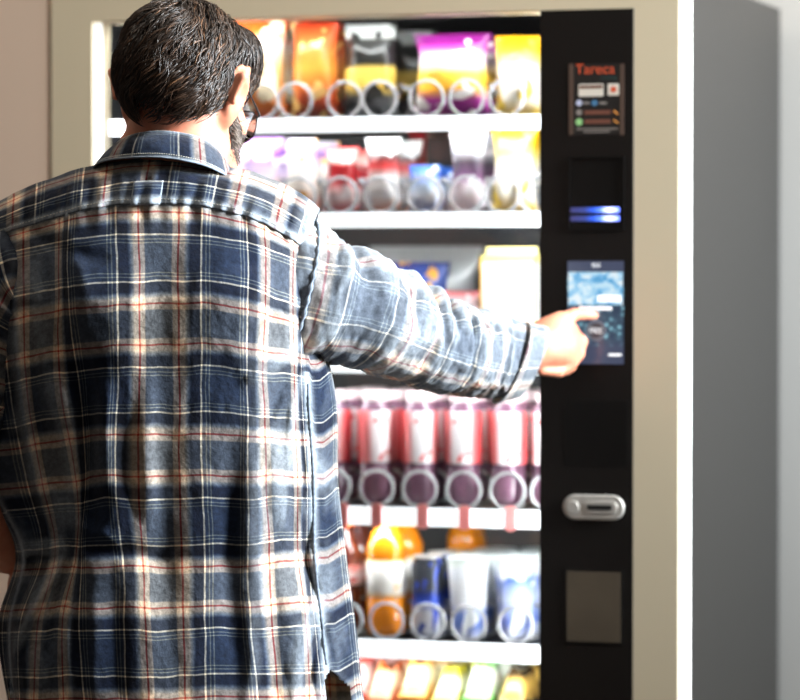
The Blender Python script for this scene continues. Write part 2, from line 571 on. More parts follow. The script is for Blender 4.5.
PITCH = [.075, .050, .062, .062, .072, .062]
COILS = [[228, 262, 296, 345, 380, 427, 467, 507], [262, 299, 341, 381, 425, 467, 503, 536], [388, 425, 462, 506],
         [334, 377, 420, 464, 508, 549], [346, 387, 428, 469, 516], []]
for k, (ya, yb) in enumerate(RAILS):
    xm = 440
    zA = FP(xm, ya, YS)[1]; zB = FP(xm, yb, YS)[1]
    ROWZ.append(zA - .004)
    sh = MB().box(xl_s, xr_s, YS + .004, .60, zA - .007, zA - .004)
    sh.box(xl_s, xr_s, YS + .004, YS + .008, zB, zA - .004)
    sh = sh.build('shelf', M_tray, vm)
    MB().box(xl_s, xr_s, YS, YS + .0035, zB, zA).build('price_rail', M_rail, (vm, sh), bevel=.0008)
    MB().box(xl_s + .02, xr_s - .02, YS + .009, YS + .017, zB + .0035, zB + .0115).build('light_tube', M_tube, (vm, sh))
    for px in COILS[k]:
        cx = FP(px, ya - 22, YS + .02)[0]
        r = .0262
        MB().tube(helix(cx, ROWZ[k] + r + .004, r, YS + .018, .50, PITCH[k]), .0026, 6).build('spiral', M_coil, (vm, sh), smooth=True)
    if k == 3:
        for px in (342, 376, 422, 464, 510):
            c = FP(px, 516, YS - .004)
            MB().prism(rrect(c[0] - .008, c[0] + .008, zB - .004, zA + .006, .005, 4), YS - .0035, YS - .0005).build('price_tag', M_redtag, (vm, sh))

# ------------------------------------------------------------------ goods on the shelves
def bag_mesh(w, h, T, seed, lean=0.0, top_in=0.0):
    """pillow packet with flat crimped ends, base at z = 0"""
    nu, nv = 22, 28
    u = np.linspace(-1, 1, nu); v = np.linspace(0, 1, nv)
    r = np.random.default_rng(seed)
    ph = r.uniform(0, 6, 6)
    out = []
    for sgn in (-1, 1):
        P = np.zeros((nv, nu, 3))
        for i, vv in enumerate(v):
            e = max(0.0, min(1.0, (vv - .05) / .25)) ** .6 * max(0.0, min(1.0, (.95 - vv) / .25)) ** .6
            for j, uu in enumerate(u):
                b = max(0.0, 1 - abs(uu) ** 2.6) ** .7
                th = T * .5 * e * b * (1 + .10 * math.sin(5 * uu + ph[0] + 4 * vv) + .08 * math.sin(9 * vv + ph[1] + 3 * uu)) + .0006
                wv = w / 2 * (1 - .10 * e + .03 * math.sin(7 * vv + ph[2])) * (1 - top_in * vv)
                crimp = .002 * math.sin(uu * 40) * (1 if (vv < .05 or vv > .95) else 0)
                P[i, j] = (uu * wv, sgn * th + crimp + lean * vv * h, vv * h + .004 * e * math.sin(4 * uu + ph[3]) * (vv > .5))
        out.append(P)
    mb = MB()
    mb.grid(out[0]); mb.grid(out[1][:, ::-1])
    f = []
    n = nu * nv
    for j in range(nu - 1):       # close the rims
        f.append((j, n + nu - 1 - j, n + nu - 2 - j, j + 1))
        a = (nv - 1) * nu
        f.append((a + j, a + j + 1, n + a + nu - 2 - j, n + a + nu - 1 - j))
    for i in range(nv - 1):
        f.append((i * nu, (i + 1) * nu, n + (i + 1) * nu + nu - 1, n + i * nu + nu - 1))
        f.append((i * nu + nu - 1, n + i * nu, n + (i + 1) * nu, (i + 1) * nu + nu - 1))
    mb.f.extend(f)
    return mb


def put_single(o, x, y, z, rz, label, cat, group):
    o.location = (x, y, z)
    o.rotation_euler = (0, 0, rz)
    return tag(o, label, cat, group)


def packet(name, row, px, w_px, top_px, y, T, m, label, cat, group, seed, rz=0.0, lean=.02, top_in=0.0, lift=0.0):
    x, _, d = FP(px, RAILS[row][0], y)
    z = ROWZ[row] + .0078 + lift
    h = FP(px, top_px, y)[1] - z
    o = bag_mesh(w_px * d / FPX, h, T, seed, lean, top_in).build(name, m, None, smooth=True)
    return put_single(o, x, y, z, rz, label, cat, group)


def again(o, dy, dx, label):
    """one more of the same packet, further back on its spiral"""
    c = o.copy(); COL.objects.link(c)
    c.location = (o.location.x + dx, o.location.y + dy, o.location.z)
    c['label'] = label
    return c


W_, K_ = S(250, 248, 242), S(18, 18, 20)
YL = S(250, 205, 60)
m_or = print_mat('orange crisp print', [(0, S(196, 70, 30)), (.25, S(240, 150, 60)), (.5, S(252, 214, 140)), (.72, S(250, 238, 220)), (.85, S(238, 120, 40)), (1, S(210, 80, 30))], S(255, 240, 205), 2.6, .52)
m_or2 = print_mat('dark orange snack print', [(0, S(120, 30, 16)), (.2, S(205, 80, 30)), (.5, S(240, 150, 60)), (.75, S(222, 96, 40)), (1, S(160, 44, 22))], S(250, 200, 120), 3.2, .56)
m_bk = print_mat('black and gold print', [(0, S(120, 122, 126)), (.2, S(70, 72, 74)), (.3, S(205, 170, 70)), (.5, S(222, 190, 90)), (.56, S(30, 30, 28)), (.72, S(24, 25, 24)), (.82, S(40, 40, 38)), (.86, S(170, 172, 168)), (1, S(150, 152, 150))], S(34, 34, 32), 3.4, .52, rough=.3)
m_pu = print_mat('purple and yellow print', [(0, S(112, 22, 104)), (.18, S(160, 40, 140)), (.3, S(232, 160, 40)), (.5, S(250, 205, 70)), (.6, S(250, 225, 190)), (.66, S(240, 225, 240)), (.82, S(176, 60, 150)), (.9, S(120, 24, 110)), (1, S(110, 20, 100))], S(250, 244, 240), 3.0, .58)
m_yw = print_mat('yellow and white print', [(0, S(240, 196, 70)), (.2, S(248, 240, 224)), (.5, S(252, 246, 236)), (.68, S(250, 222, 120)), (.8, S(246, 190, 30)), (1, S(240, 176, 20))], S(252, 214, 80), 2.8, .58)
m_pw = print_mat('purple white print', [(0, S(240, 170, 90)), (.3, S(246, 220, 200)), (.55, S(226, 205, 235)), (.75, S(122, 62, 156)), (1, S(170, 130, 190))], S(250, 240, 240), 3.2, .5)
m_pw2 = print_mat('white orange purple print', [(0, S(230, 120, 80)), (.3, S(250, 235, 220)), (.6, S(248, 236, 226)), (.8, S(150, 96, 176)), (1, S(235, 230, 240))], S(250, 190, 110), 3.4, .57)
m_rd = print_mat('red white print', [(0, S(222, 60, 56)), (.2, S(240, 220, 216)), (.45, S(176, 22, 30)), (.7, S(150, 16, 24)), (.82, S(240, 180, 170)), (1, S(200, 40, 40))], S(248, 236, 234), 3.0, .57)
m_rw = print_mat('white red print', [(0, S(210, 130, 90)), (.2, S(246, 244, 240)), (.45, S(205, 196, 190)), (.6, S(190, 40, 40)), (.75, S(70, 60, 60)), (.88, S(238, 236, 230)), (1, S(225, 225, 220))], S(246, 244, 244), 2.8, .55)
m_bl = print_mat('blue white print', [(0, S(60, 100, 170)), (.3, S(230, 238, 248)), (.55, S(200, 220, 244)), (.75, S(40, 96, 190)), (1, S(60, 110, 200))], S(240, 246, 252), 2.6, .55)
m_gd = print_mat('grey white print', [(0, S(226, 215, 222)), (.25, S(240, 230, 236)), (.4, S(110, 70, 110)), (.6, S(70, 60, 72)), (.8, S(190, 190, 196)), (1, S(214, 214, 220))], S(236, 232, 236), 3.0, .54)
m_dk = print_mat('dark red print', [(0, S(90, 14, 20)), (.5, S(190, 24, 34)), (1, S(120, 16, 22))], S(240, 200, 200), 3.2, .62)
m_bo = print_mat('blue orange dot print', [(0, S(30, 44, 96)), (.6, S(50, 74, 150)), (.85, S(62, 88, 168)), (1, S(40, 54, 110))], S(240, 170, 60), 4.4, .62)
m_sv = print_mat('silver grey print', [(0, S(120, 122, 124)), (.5, S(176, 178, 178)), (1, S(200, 202, 200))], S(96, 98, 100), 2.0, .58, rough=.25, metal=.2)
m_wh = print_mat('white card print', [(0, S(250, 248, 236)), (.9, S(252, 252, 246)), (.95, S(246, 226, 130)), (1, S(240, 215, 110))], S(250, 250, 244), 2.0, .6, rough=.3)
m_rs = print_mat('red pink print', [(0, S(150, 24, 34)), (.5, S(214, 70, 80)), (.8, S(246, 214, 214)), (1, S(180, 30, 40))], S(250, 236, 236), 3.0, .55)

YF = .1505      # front goods
g1, g2, g3 = 'snack packets on the top shelf', 'snack packets on the second shelf', 'goods on the third shelf'
p = packet('crisp_packet', 0, 258, 60, 18, YF, .054, m_or, "bright orange crisp packet beside the man's hair, at the front of the top shelf", 'packet', g1, 1)
again(p, .075, .004, "orange crisp packet behind the bright orange one beside the man's hair")
p = packet('crisp_packet', 0, 315, 50, 22, YF, .052, m_or2, 'dark orange crisp packet left of the black and gold one, top shelf', 'packet', g1, 2)
again(p, .075, .004, 'dark orange crisp packet half hidden behind its twin, left of the black and gold packet')
p = packet('crisp_packet', 0, 370, 58, 24, YF, .052, m_bk, 'black and gold crisp packet with a grey base at the front of the top shelf', 'packet', g1, 3)
again(p, .15, .016, 'black crisp packet with pale top standing behind the black and gold one')
p = packet('crisp_packet', 0, 452, 80, 34, YF, .055, m_pu, 'large purple and yellow crisp packet at the front of the top shelf', 'packet', g1, 4, rz=-.03)
again(p, .075, .012, 'second purple and yellow crisp packet behind the large one on the top shelf')
p = packet('crisp_packet', 0, 519, 50, 36, YF, .052, m_yw, 'yellow and white crisp packet beside the black panel, top shelf', 'packet', g1, 5, rz=.03)
again(p, .075, .004, 'yellow crisp packet behind the yellow and white one on the top shelf')

rows2 = [('snack_packet', 258, 52, 138, .036, m_pw, 'purple and white snack packet just right of the beard and glasses, second shelf'),
         ('snack_packet', 302, 32, 139, .034, m_pw2, 'white snack packet with purple and orange print, second from left on the second shelf'),
         ('chocolate_bar', 342, 34, 147, .03, m_rd, 'red and white wrapped bar in the third spiral of the second shelf'),
         ('chocolate_bar', 383, 36, 138, .03, m_rw, 'white and red wrapped bar with dark band on the second shelf'),
         ('snack_packet', 425, 34, 165, .03, m_bl, 'short blue and white packet ringed by a spiral on the second shelf'),
         ('chocolate_bar', 468, 38, 131, .03, m_gd, 'tall grey and white bar between the blue packet and the yellow one, second shelf'),
         ('snack_packet', 514, 46, 127, .036, m_yw, 'tall yellow and white snack packet at the right end of the second shelf')]
for i, (nm, px, w, tp, T, m, lb) in enumerate(rows2):
    p = packet(nm, 1, px, w, tp, YF - .0125, T, m, lb, 'packet' if nm == 'snack_packet' else 'chocolate bar', g2, 20 + i, rz=random.uniform(-.05, .05))
    again(p, .10, random.uniform(.0, .004), 'one more behind the ' + lb.split(' just ')[0].split(' in the ')[0].split(', ')[0].split(' at the ')[0].split(' on the ')[0].split(' ringed ')[0].split(' between ')[0].split(' with ')[0] + ', second shelf')
packet('chocolate_bar', 1, 417, 20, 130, .338, .024, m_dk, 'dark red bar standing far back between the white and blue ones, second shelf', 'chocolate bar', g2, 40)

packet('snack_packet', 2, 408, 78, 262, .268, .044, m_bo, "blue snack packet with orange dots just above the man's sleeve", 'packet', g3, 50, rz=.02, top_in=-.12)
packet('snack_packet', 2, 425, 116, 246, .454, .036, m_sv, 'wide silver grey packet lying back behind the blue one on the third shelf', 'packet', g3, 51, lean=.05)
packet('snack_packet', 2, 458, 50, 291, .206, .044, m_rs, 'red and pink packet between the blue packet and the white carton', 'packet', g3, 52)
x, _, d = FP(511, 360, .14)
z = ROWZ[2]
h = FP(511, 247, .14)[1] - z
w = 58 * d / FPX
z += .0078; h -= .0078
ct = thing('white_carton', "bright white carton with yellow top above the man's hand, third shelf", 'carton', (x, .145, z), -.03)
MB().box(-w / 2, w / 2, -.02, .02, 0, h - .012).build('carton_body', m_wh, None, bevel=.003)
cbody = COL.objects['carton_body']; cbody.parent = ct.o
o = MB().prism([(-w / 2 + .002, h - .0125), (w / 2 - .002, h - .0125), (w / 2 - .004, h), (-w / 2 + .004, h)], -.0015, .0015).build('carton_crimp', mat('carton yellow crimp', S(250, 232, 150), .4), None)
o.parent = ct.o
for nm, xo, c in (('side_stripe', -w / 2 - .0004, S(240, 180, 70)), ('side_stripe', w / 2 - .0026, S(120, 200, 70))):
    o = MB().box(xo, xo + .003, -.0206, -.0196, .004, h - .016).build(nm, mat('carton stripe', c, .4), None); o.parent = ct.o


# bottles: Empty > bottle body, cap, paper label
def bottle(name, label, cat, group, prof, cap, lab, m_body, m_cap, m_lab, r):
    t = thing(name, label, cat, group=group)
    MB().lathe(prof, (0, 0, 0), 28).build('bottle_body', m_body, t, smooth=True)
    MB().lathe(cap, (0, 0, 0), 20).build('bottle_cap', m_cap, t)
    if lab:
        MB().lathe(lab, (0, 0, 0), 28).build('paper_label', m_lab, t, smooth=True)
    return t.o


def copy_tree(o, loc, label, rz=0.0):
    c = o.copy(); COL.objects.link(c)
    c.location = loc; c.rotation_euler = (0, 0, rz); c['label'] = label
    for ch in o.children:
        k = ch.copy(); COL.objects.link(k); k.parent = c
    return c


hB = FP(420, 392, .15)[1] - ROWZ[3] - .0078
R = .0265


def drink_prof(R, h):
    return ([(R * .55, .001), (R * .8, .0), (R * .95, .008), (R * 1.0, .03), (R * .96, .05), (R * .93, .056), (R * .97, .062), (R, .066), (R, h * .80),
             (R * .95, h * .85), (R * .78, h * .90), (R * .7, h * .92), (R * .7, h * .95)],
            [(R * .76, h * .915), (R * .8, h * .92), (R * .8, h * .99), (R * .74, h)],
            [(R * 1.005, .060), (R * 1.02, .061), (R * 1.02, h * .83), (R * 1.005, h * .835)])


def soda_prof(R, h):
    return ([(R * .55, .001), (R * .8, .0), (R * .97, .008), (R * .9, .03), (R * .86, .045), (R * .97, .062), (R, .07), (R, h * .62),
             (R * .93, h * .70), (R * .7, h * .80), (R * .45, h * .89), (R * .42, h * .95)],
            [(R * .5, h * .94), (R * .52, h * .945), (R * .52, h * .995), (R * .44, h)],
            [(R * 1.005, .072), (R * 1.02, .073), (R * 1.02, h * .6), (R * 1.005, h * .605)])


m_clear = mat('clear pinkish bottle', S(120, 84, 104), .12, coat=.6, noise_amt=.35, noise_scale=60)
m_clb = mat('clear brown bottle', S(96, 44, 34), .1, coat=.6)
m_capw = mat('pale bottle cap', S(232, 210, 210), .4)
m_lred = print_mat('red and white drink label', [(0, S(220, 64, 68)), (.16, S(232, 116, 118)), (.3, S(251, 236, 236)), (.5, S(253, 250, 250)), (.74, S(250, 236, 236)), (.87, S(230, 110, 112)), (1, S(220, 64, 68))], S(226, 70, 74), 3.2, .64, axis=0)
# small drinks with big labels: squat bottles
pr, cp_, lb_ = drink_prof(R, hB)
b0 = bottle('drink_bottle', '', 'bottle', 'red and white labelled bottles on the fourth shelf', pr, cp_, lb_, m_clear, m_capw, m_lred, R)
where = ["nearest the man's shirt", "second from the man's shirt", "third from the man's shirt", "fourth from the man's shirt", 'second from the black panel', 'cut off by the black panel']
rank = ['front row', 'second row', 'third row', 'back row']
first = True
for i, px in enumerate([334, 377, 420, 464, 508, 549]):
    for k in range(4):
        y = .144 + k * .062
        x = FP(px, 480, .142)[0]
        lbl = 'red and white labelled bottle ' + where[i] + ', ' + rank[k]
        loc = (x + random.uniform(-.002, .002), y, ROWZ[3] + .0078)
        if first:
            b0.location = loc; b0['label'] = lbl; first = False
        else:
            copy_tree(b0, loc, lbl, random.uniform(-.3, .7))

# fifth shelf
g5 = 'drinks on the fifth shelf'
m_oran = mat('orange soda', S(240, 140, 24), .15, coat=.6, noise_amt=.12, noise_scale=30)
m_capo = mat('orange cap', S(236, 130, 40), .4)
m_lwh = print_mat('white soda label', [(0, S(248, 200, 120)), (.15, S(252, 248, 240)), (.85, S(252, 250, 244)), (1, S(246, 190, 110))], S(250, 190, 120), 4.0, .66)
h5 = FP(388, 512, .15)[1] - ROWZ[4] - .0078
R5 = .031
prof = [(R5 * .6, .001), (R5 * .9, .0), (R5, .01), (R5 * 1.0, .05), (R5 * .96, .055), (R5 * .96, h5 * .62), (R5, h5 * .64), (R5 * .97, h5 * .72), (R5 * .75, h5 * .82), (R5 * .42, h5 * .91), (R5 * .4, h5 * .95)]
cap = [(R5 * .45, h5 * .935), (R5 * .47, h5 * .94), (R5 * .47, h5 * .995), (R5 * .4, h5)]
labl = [(R5 * .97, .056), (R5 * 1.0, .057), (R5 * 1.0, h5 * .61), (R5 * .97, h5 * .615)]
ob = bottle('soda_bottle', 'orange soda bottle with white label at the front of the fifth shelf', 'bottle', g5, prof, cap, labl, m_oran, m_capo, m_lwh, R5)
xo = FP(387, 600, .15)[0]
ob.location = (xo, .149, ROWZ[4] + .0078)
copy_tree(ob, (xo + .002, .221, ROWZ[4] + .0078), 'orange soda bottle directly behind the front orange one')
copy_tree(ob, (xo + .0585, .365, ROWZ[4] + .0078), 'orange soda bottle far back, seen between the front orange one and the slim can', 1.0)
m_lpk = print_mat('pink soda label', [(0, S(246, 190, 180)), (.5, S(250, 225, 220)), (1, S(226, 120, 100))], S(214, 70, 60), 4.0, .6)
pr5, cp5, lb5 = soda_prof(.0275, h5 * .93)
bb = bottle('soda_bottle', 'brown soda bottle with pink label half hidden by the shirt, fifth shelf', 'bottle', g5, pr5, cp5, lb5, m_clb, mat('orange brown cap', S(190, 100, 50), .4), m_lpk, .0275)
xb = FP(345, 600, .15)[0]
bb.location = (xb, .149, ROWZ[4] + .0078)
copy_tree(bb, (xb + .000, .221, ROWZ[4] + .0078), 'brown soda bottle directly behind the one half hidden by the shirt', .7)
# slim can
hc = FP(427, 556, .15)[1] - ROWZ[4] - .0078
rc = .0245
m_can = print_mat('blue silver can print', [(0, S(225, 230, 240)), (.3, S(240, 242, 248)), (.42, S(60, 90, 200)), (.52, S(40, 60, 150)), (.6, S(74, 78, 86)), (1, S(54, 58, 64))], S(60, 84, 190), 4.0, .6, rough=.25, metal=.4)
ct = thing('slim_can', 'slim dark can with blue band and silver base beside the orange bottle', 'can', group=g5)
MB().lathe([(rc * .8, 0), (rc * .9, .003), (rc, .012), (rc, hc - .014), (rc * .84, hc - .003), (rc * .84, hc)], (0, 0, 0), 28).build('can_body', m_can, ct, smooth=True)
MB().lathe([(rc * .86, hc - .002), (rc * .88, hc), (rc * .86, hc + .0015), (rc * .8, hc + .0005)], (0, 0, 0), 28).build('can_rim', M_silver, ct)
xc = FP(428, 600, .15)[0]
ct.o.location = (xc, .149, ROWZ[4] + .0078)
copy_tree(ct.o, (xc, .221, ROWZ[4] + .0078), 'slim dark can directly behind the front slim can', 2.0)
# white and blue tapered cups
m_cup = print_mat('white blue cup print', [(0, S(220, 226, 244)), (.15, S(110, 140, 220)), (.3, S(120, 150, 228)), (.42, S(244, 247, 252)), (.86, S(250, 252, 252)), (1, S(228, 244, 232))], S(244, 248, 252), 3.2, .53)
m_cup2 = print_mat('blue cup print', [(0, S(228, 232, 246)), (.2, S(96, 126, 214)), (.5, S(206, 218, 246)), (.75, S(80, 116, 206)), (.9, S(236, 244, 250)), (1, S(226, 240, 236))], S(240, 246, 252), 3.0, .52)
for nm, px, m, lbl in (('drink_cup', 469, m_cup, 'white tapered drink cup with blue print, right of the slim can'), ('drink_cup', 516, m_cup2, 'blue and white tapered drink cup beside the black panel, fifth shelf')):
    h = FP(px, 556, .15)[1] - ROWZ[4] - .0078
    t = thing(nm, lbl, 'cup', group=g5)
    MB().lathe([(.022, 0), (.0235, .002), (.0315, h - .006), (.0315, h - .004)], (0, 0, 0), 30).build('cup_body', m, t, smooth=True)
    MB().lathe([(.0325, h - .006), (.0332, h - .004), (.0332, h - .001), (.0300, h), (.001, h - .001)], (0, 0, 0), 30).build('foil_lid', mat('foil lid', S(226, 234, 230), .3, metal=.3), t)
    x = FP(px, 600, .15)[0]
    t.o.location = (x, .149, ROWZ[4] + .0078)
    for k in (1, 2):
        copy_tree(t.o, (x, .149 + .072 * k, ROWZ[4] + .0078), lbl.split(',')[0].split(' beside')[0] + (', directly behind the front one' if k == 1 else ', third back in its column'), k)

# long packs lying front to back on the lowest shelf in view
g6 = 'long packs lying on the bottom shelf'
cols6 = [(352, S(214, 60, 50), S(240, 200, 190), 'dark red', 'nearest the shirt hem'), (378, S(226, 110, 60), S(250, 216, 180), 'orange', 'left of the amber one'), (412, S(240, 160, 60), S(252, 232, 180), 'amber', 'right of the orange one'),
         (444, S(226, 206, 60), S(250, 244, 200), 'yellow', 'left of the green one'), (476, S(110, 190, 80), S(246, 250, 236), 'green and white', 'right of the yellow one'),
         (510, S(70, 52, 30), S(226, 180, 90), 'dark gold speckled', 'beside the black panel')]
zt6 = FP(440, 672, .12)[1]
for i, (px, c1, c2, nm, pos) in enumerate(cols6):
    x, _, d = FP(px, 690, .12)
    w = 31 * d / FPX
    h = zt6 - ROWZ[5] - (.01 if i % 2 else 0)
    m = print_mat(nm + ' pack print', [(0, c1), (.5, c1), (.7, c2), (.78, c2), (.9, c1), (1, c1)], c2, 6.0, .66, rough=.25, axis=2)
    for k in range(3):
        t = bag_mesh(w, .125, h, 80 + i * 3 + k, 0.0)
        V = np.concatenate(t.v)
        V = np.stack([V[:, 0], V[:, 2] + k * .128, V[:, 1] + h / 2], 1)
        t.v = [V]
        o = t.build('snack_pack', m, None, smooth=True)
        put_single(o, x, .115, ROWZ[5] + .013, 0, nm + ' pack ' + pos + ', ' + ('front of bottom shelf', 'second back, bottom shelf', 'third back, bottom shelf')[k], 'packet', g6)

# ------------------------------------------------------------------ the man: implicit-surface toolkit
def smin(a, b, k):
    h = np.clip(0.5 + 0.5 * (b - a) / k, 0, 1)
    return b + (a - b) * h - k * h * (1 - h)


def cap_(a, b, ra, rb=None, k=.02, flat=None):
    a, b = np.array(a, float), np.array(b, float)
    rb = ra if rb is None else rb
    ba = b - a; L2 = ba @ ba + 1e-12

    def f(P):
        t = np.clip(((P - a) @ ba) / L2, 0, 1)
        return np.linalg.norm(P - a - t[..., None] * ba, axis=-1) - (ra + (rb - ra) * t)
    return f, (a + b) / 2, np.sqrt(L2) / 2 + max(ra, rb), k


def ell_(c, r, Rm=None, k=.02):
    c, r = np.array(c, float), np.array(r, float)

    def f(P):
        q = P - c
        if Rm is not None:
            q = q @ Rm
        k0 = np.linalg.norm(q / r, axis=-1)
        k1 = np.linalg.norm(q / (r * r), axis=-1) + 1e-9
        return k0 * (k0 - 1) / k1
    return f, c, r.max(), k


def cut(pr):
    return (*pr[:4], 'cut')


def sdf_eval(prims, P):
    s = np.full(P.shape[:-1], 9.0)
    for p in prims:
        d = p[0](P)
        s = -smin(-s, d, p[3]) if len(p) > 4 else smin(s, d, p[3])
    return s


def surface(prims, h, B=8):
    """one closed surface round all primitives (surface nets on sparse blocks)"""
    lo = np.min([p[1] - p[2] for p in prims if len(p) < 5], 0) - 3 * h
    hi = np.max([p[1] + p[2] for p in prims if len(p) < 5], 0) + 3 * h
    nb = np.ceil((hi - lo) / (B * h)).astype(int)
    bi = np.stack(np.meshgrid(*[np.arange(n) for n in nb], indexing='ij'), -1).reshape(-1, 3)
    cen = lo + (bi + .5) * B * h
    hd = B * h * .87
    dc = [p[0](cen) for p in prims]
    m = np.min([d for d, p in zip(dc, prims) if len(p) < 5], 0)
    act = np.abs(m) < hd * 1.3 + .05
    bi, cen = bi[act], cen[act]
    dc = [d[act] for d in dc]
    off = np.stack(np.meshgrid(*[np.arange(B + 1)] * 3, indexing='ij'), -1).reshape(-1, 3) * h
    s = np.full((len(bi), (B + 1) ** 3), 9.0)
    base = lo + bi * B * h
    for d, p in zip(dc, prims):
        ix = np.nonzero(d < hd * 1.4 + .06)[0]
        if len(ix) == 0:
            continue
        v = p[0](base[ix][:, None, :] + off[None])
        s[ix] = -smin(-s[ix], v, p[3]) if len(p) > 4 else smin(s[ix], v, p[3])
    s = s.reshape(-1, B + 1, B + 1, B + 1)
    co = {}
    for a in (0, 1):
        for b in (0, 1):
            for c in (0, 1):
                co[a, b, c] = s[:, a:a + B, b:b + B, c:c + B]
    neg = sum((v < 0).astype(np.int8) for v in co.values())
    w = np.nonzero((neg > 0) & (neg < 8))
    cs = {k: v[w] for k, v in co.items()}
    acc = np.zeros((len(w[0]), 3)); cnt = np.zeros(len(w[0]))
    keys = list(cs)
    for i in range(8):
        for j in range(i + 1, 8):
            A, Bk = np.array(keys[i]), np.array(keys[j])
            if np.abs(A - Bk).sum() != 1:
                continue
            a, b = cs[keys[i]], cs[keys[j]]
            x = (a < 0) != (b < 0)
            t = np.where(x, a / np.where(x, a - b, 1), 0)
            acc += np.where(x[:, None], A + t[:, None] * (Bk - A), 0)
            cnt += x
    cell = bi[w[0]] * B + np.stack(w[1:], 1)
    V = lo + (cell + acc / cnt[:, None]) * h
    dim = nb * B + 2
    key = (cell[:, 0].astype(np.int64) * dim[1] + cell[:, 1]) * dim[2] + cell[:, 2]
    order = np.argsort(key); sk = key[order]
    stride = [dim[1] * dim[2], dim[2], 1]
    F = []
    for ax in range(3):
        e = [0, 0, 0]; e[ax] = 1
        a, b = cs[0, 0, 0], cs[tuple(e)]
        x = np.nonzero((a < 0) != (b < 0))[0]
        a1, a2 = [(1, 2), (2, 0), (0, 1)][ax]
        q = [key[x], key[x] - stride[a1], key[x] - stride[a1] - stride[a2], key[x] - stride[a2]]
        ids = []; ok = np.ones(len(x), bool)
        for k_ in q:
            p_ = np.clip(np.searchsorted(sk, k_), 0, len(sk) - 1)
            ok &= sk[p_] == k_
            ids.append(order[p_])
        quad = np.stack(ids, 1)
        flip = a[x] > 0
        quad[flip] = quad[flip][:, ::-1]
        F.append(quad[ok])
    F = np.concatenate(F)
    return V, F


# ------------------------------------------------------------------ the man's own frame: x right, y away from the camera, z up
DB = 4.29
A0 = cam_h(158, 350, DB)
X00, Y00 = A0[0], A0[1]
pl = CXY + X00 * Rv + Y00 * Dv


def Lp(px, py, dep):
    px, py, dep = np.broadcast_arrays(np.asarray(px, float), np.asarray(py, float), np.asarray(dep, float))
    a, b, z = cam_h(px, py, dep)
    return np.stack([a - X00, b - Y00, z], -1)


man = thing('person', 'dark haired bearded man in blue plaid shirt and glasses, pressing the touch screen', 'person', (pl[0], pl[1], 0.0), YAW)


def local(mb):      # vertices already in the man's frame
    A = np.array(man.M)
    mb.v = [v @ A[:3, :3].T + A[:3, 3] for v in mb.v]
    return mb


# head frame
HO = Lp(182, 95.5, 4.285)
psi, nod, tilt = math.radians(-17), math.radians(-15), math.radians(3)
HR = np.array(Matrix.Rotation(psi, 3, 'Z') @ Matrix.Rotation(nod, 3, 'X') @ Matrix.Rotation(tilt, 3, 'Y'))


def H(x, y, z):
    return HO + HR @ np.array([x, y, z])


def Rl(ax, deg):
    return HR @ np.array(Matrix.Rotation(math.radians(deg), 3, ax))


head = [
    ell_(H(0, -.012, .036), (.0675, .0885, .0745), HR, .02),
    ell_(H(0, .033, .03), (.063, .057, .066), HR, .02),
    ell_(H(0, .045, -.03), (.058, .055, .075), HR, .03),
    cap_(H(.048, .015, -.065), H(.018, .082, -.098), .02, .018, .03),
    cap_(H(-.048, .015, -.065), H(-.018, .082, -.098), .02, .018, .03),
    ell_(H(0, .082, -.095), (.024, .022, .02), HR, .02),
    cap_(H(.035, .088, .035), H(-.035, .088, .035), .012, .012, .015),
    cap_(H(0, .098, .022), H(0, .118, -.018), .008, .012, .012),
    ell_(H(.012, .106, -.02), (.009, .012, .008), HR, .008), ell_(H(-.012, .106, -.02), (.009, .012, .008), HR, .008),
    cut(ell_(H(.032, .104, .012), (.017, .014, .011), HR, .012)), cut(ell_(H(-.032, .104, .012), (.017, .014, .011), HR, .012)),
    ell_(H(.031, .086, .012), (.0125, .0125, .0125), HR, .003), ell_(H(-.031, .086, .012), (.0125, .0125, .0125), HR, .003),
    ell_(H(0, .102, -.051), (.022, .008, .006), HR, .006), ell_(H(0, .100, -.062), (.019, .009, .006), HR, .006),
    ell_(H(.045, .07, -.02), (.02, .022, .022), HR, .02), ell_(H(-.045, .07, -.02), (.02, .022, .022), HR, .02),
]
for s in (1, -1):
    Re = HR @ np.array(Matrix.Rotation(math.radians(-24 * s), 3, 'Z') @ Matrix.Rotation(math.radians(12), 3, 'X') @ Matrix.Rotation(math.radians(15 * s), 3, 'Y'))
    ec = np.array([.0755 * s, -.008, .0])
    head.append(ell_(H(*(ec + [.004 * s, -.004, .006])), (.006, .0205, .034), Re, .008))
    head.append(ell_(H(*(ec + [-.006 * s, .004, -.026])), (.006, .009, .013), Re, .008))
    head.append(cap_(H(*(ec + [.015 * s, -.018, .020])), H(*(ec + [.005 * s, -.016, -.014])), .0045, .004, .006))
    head.append(cap_(H(*(ec + [.015 * s, -.018, .020])), H(*(ec + [.011 * s, .004, .038])), .0045, .004, .006))
    head.append(cut(ell_(H(*(ec + [.011 * s, .004, -.002])), (.005, .010, .014), Re, .006)))

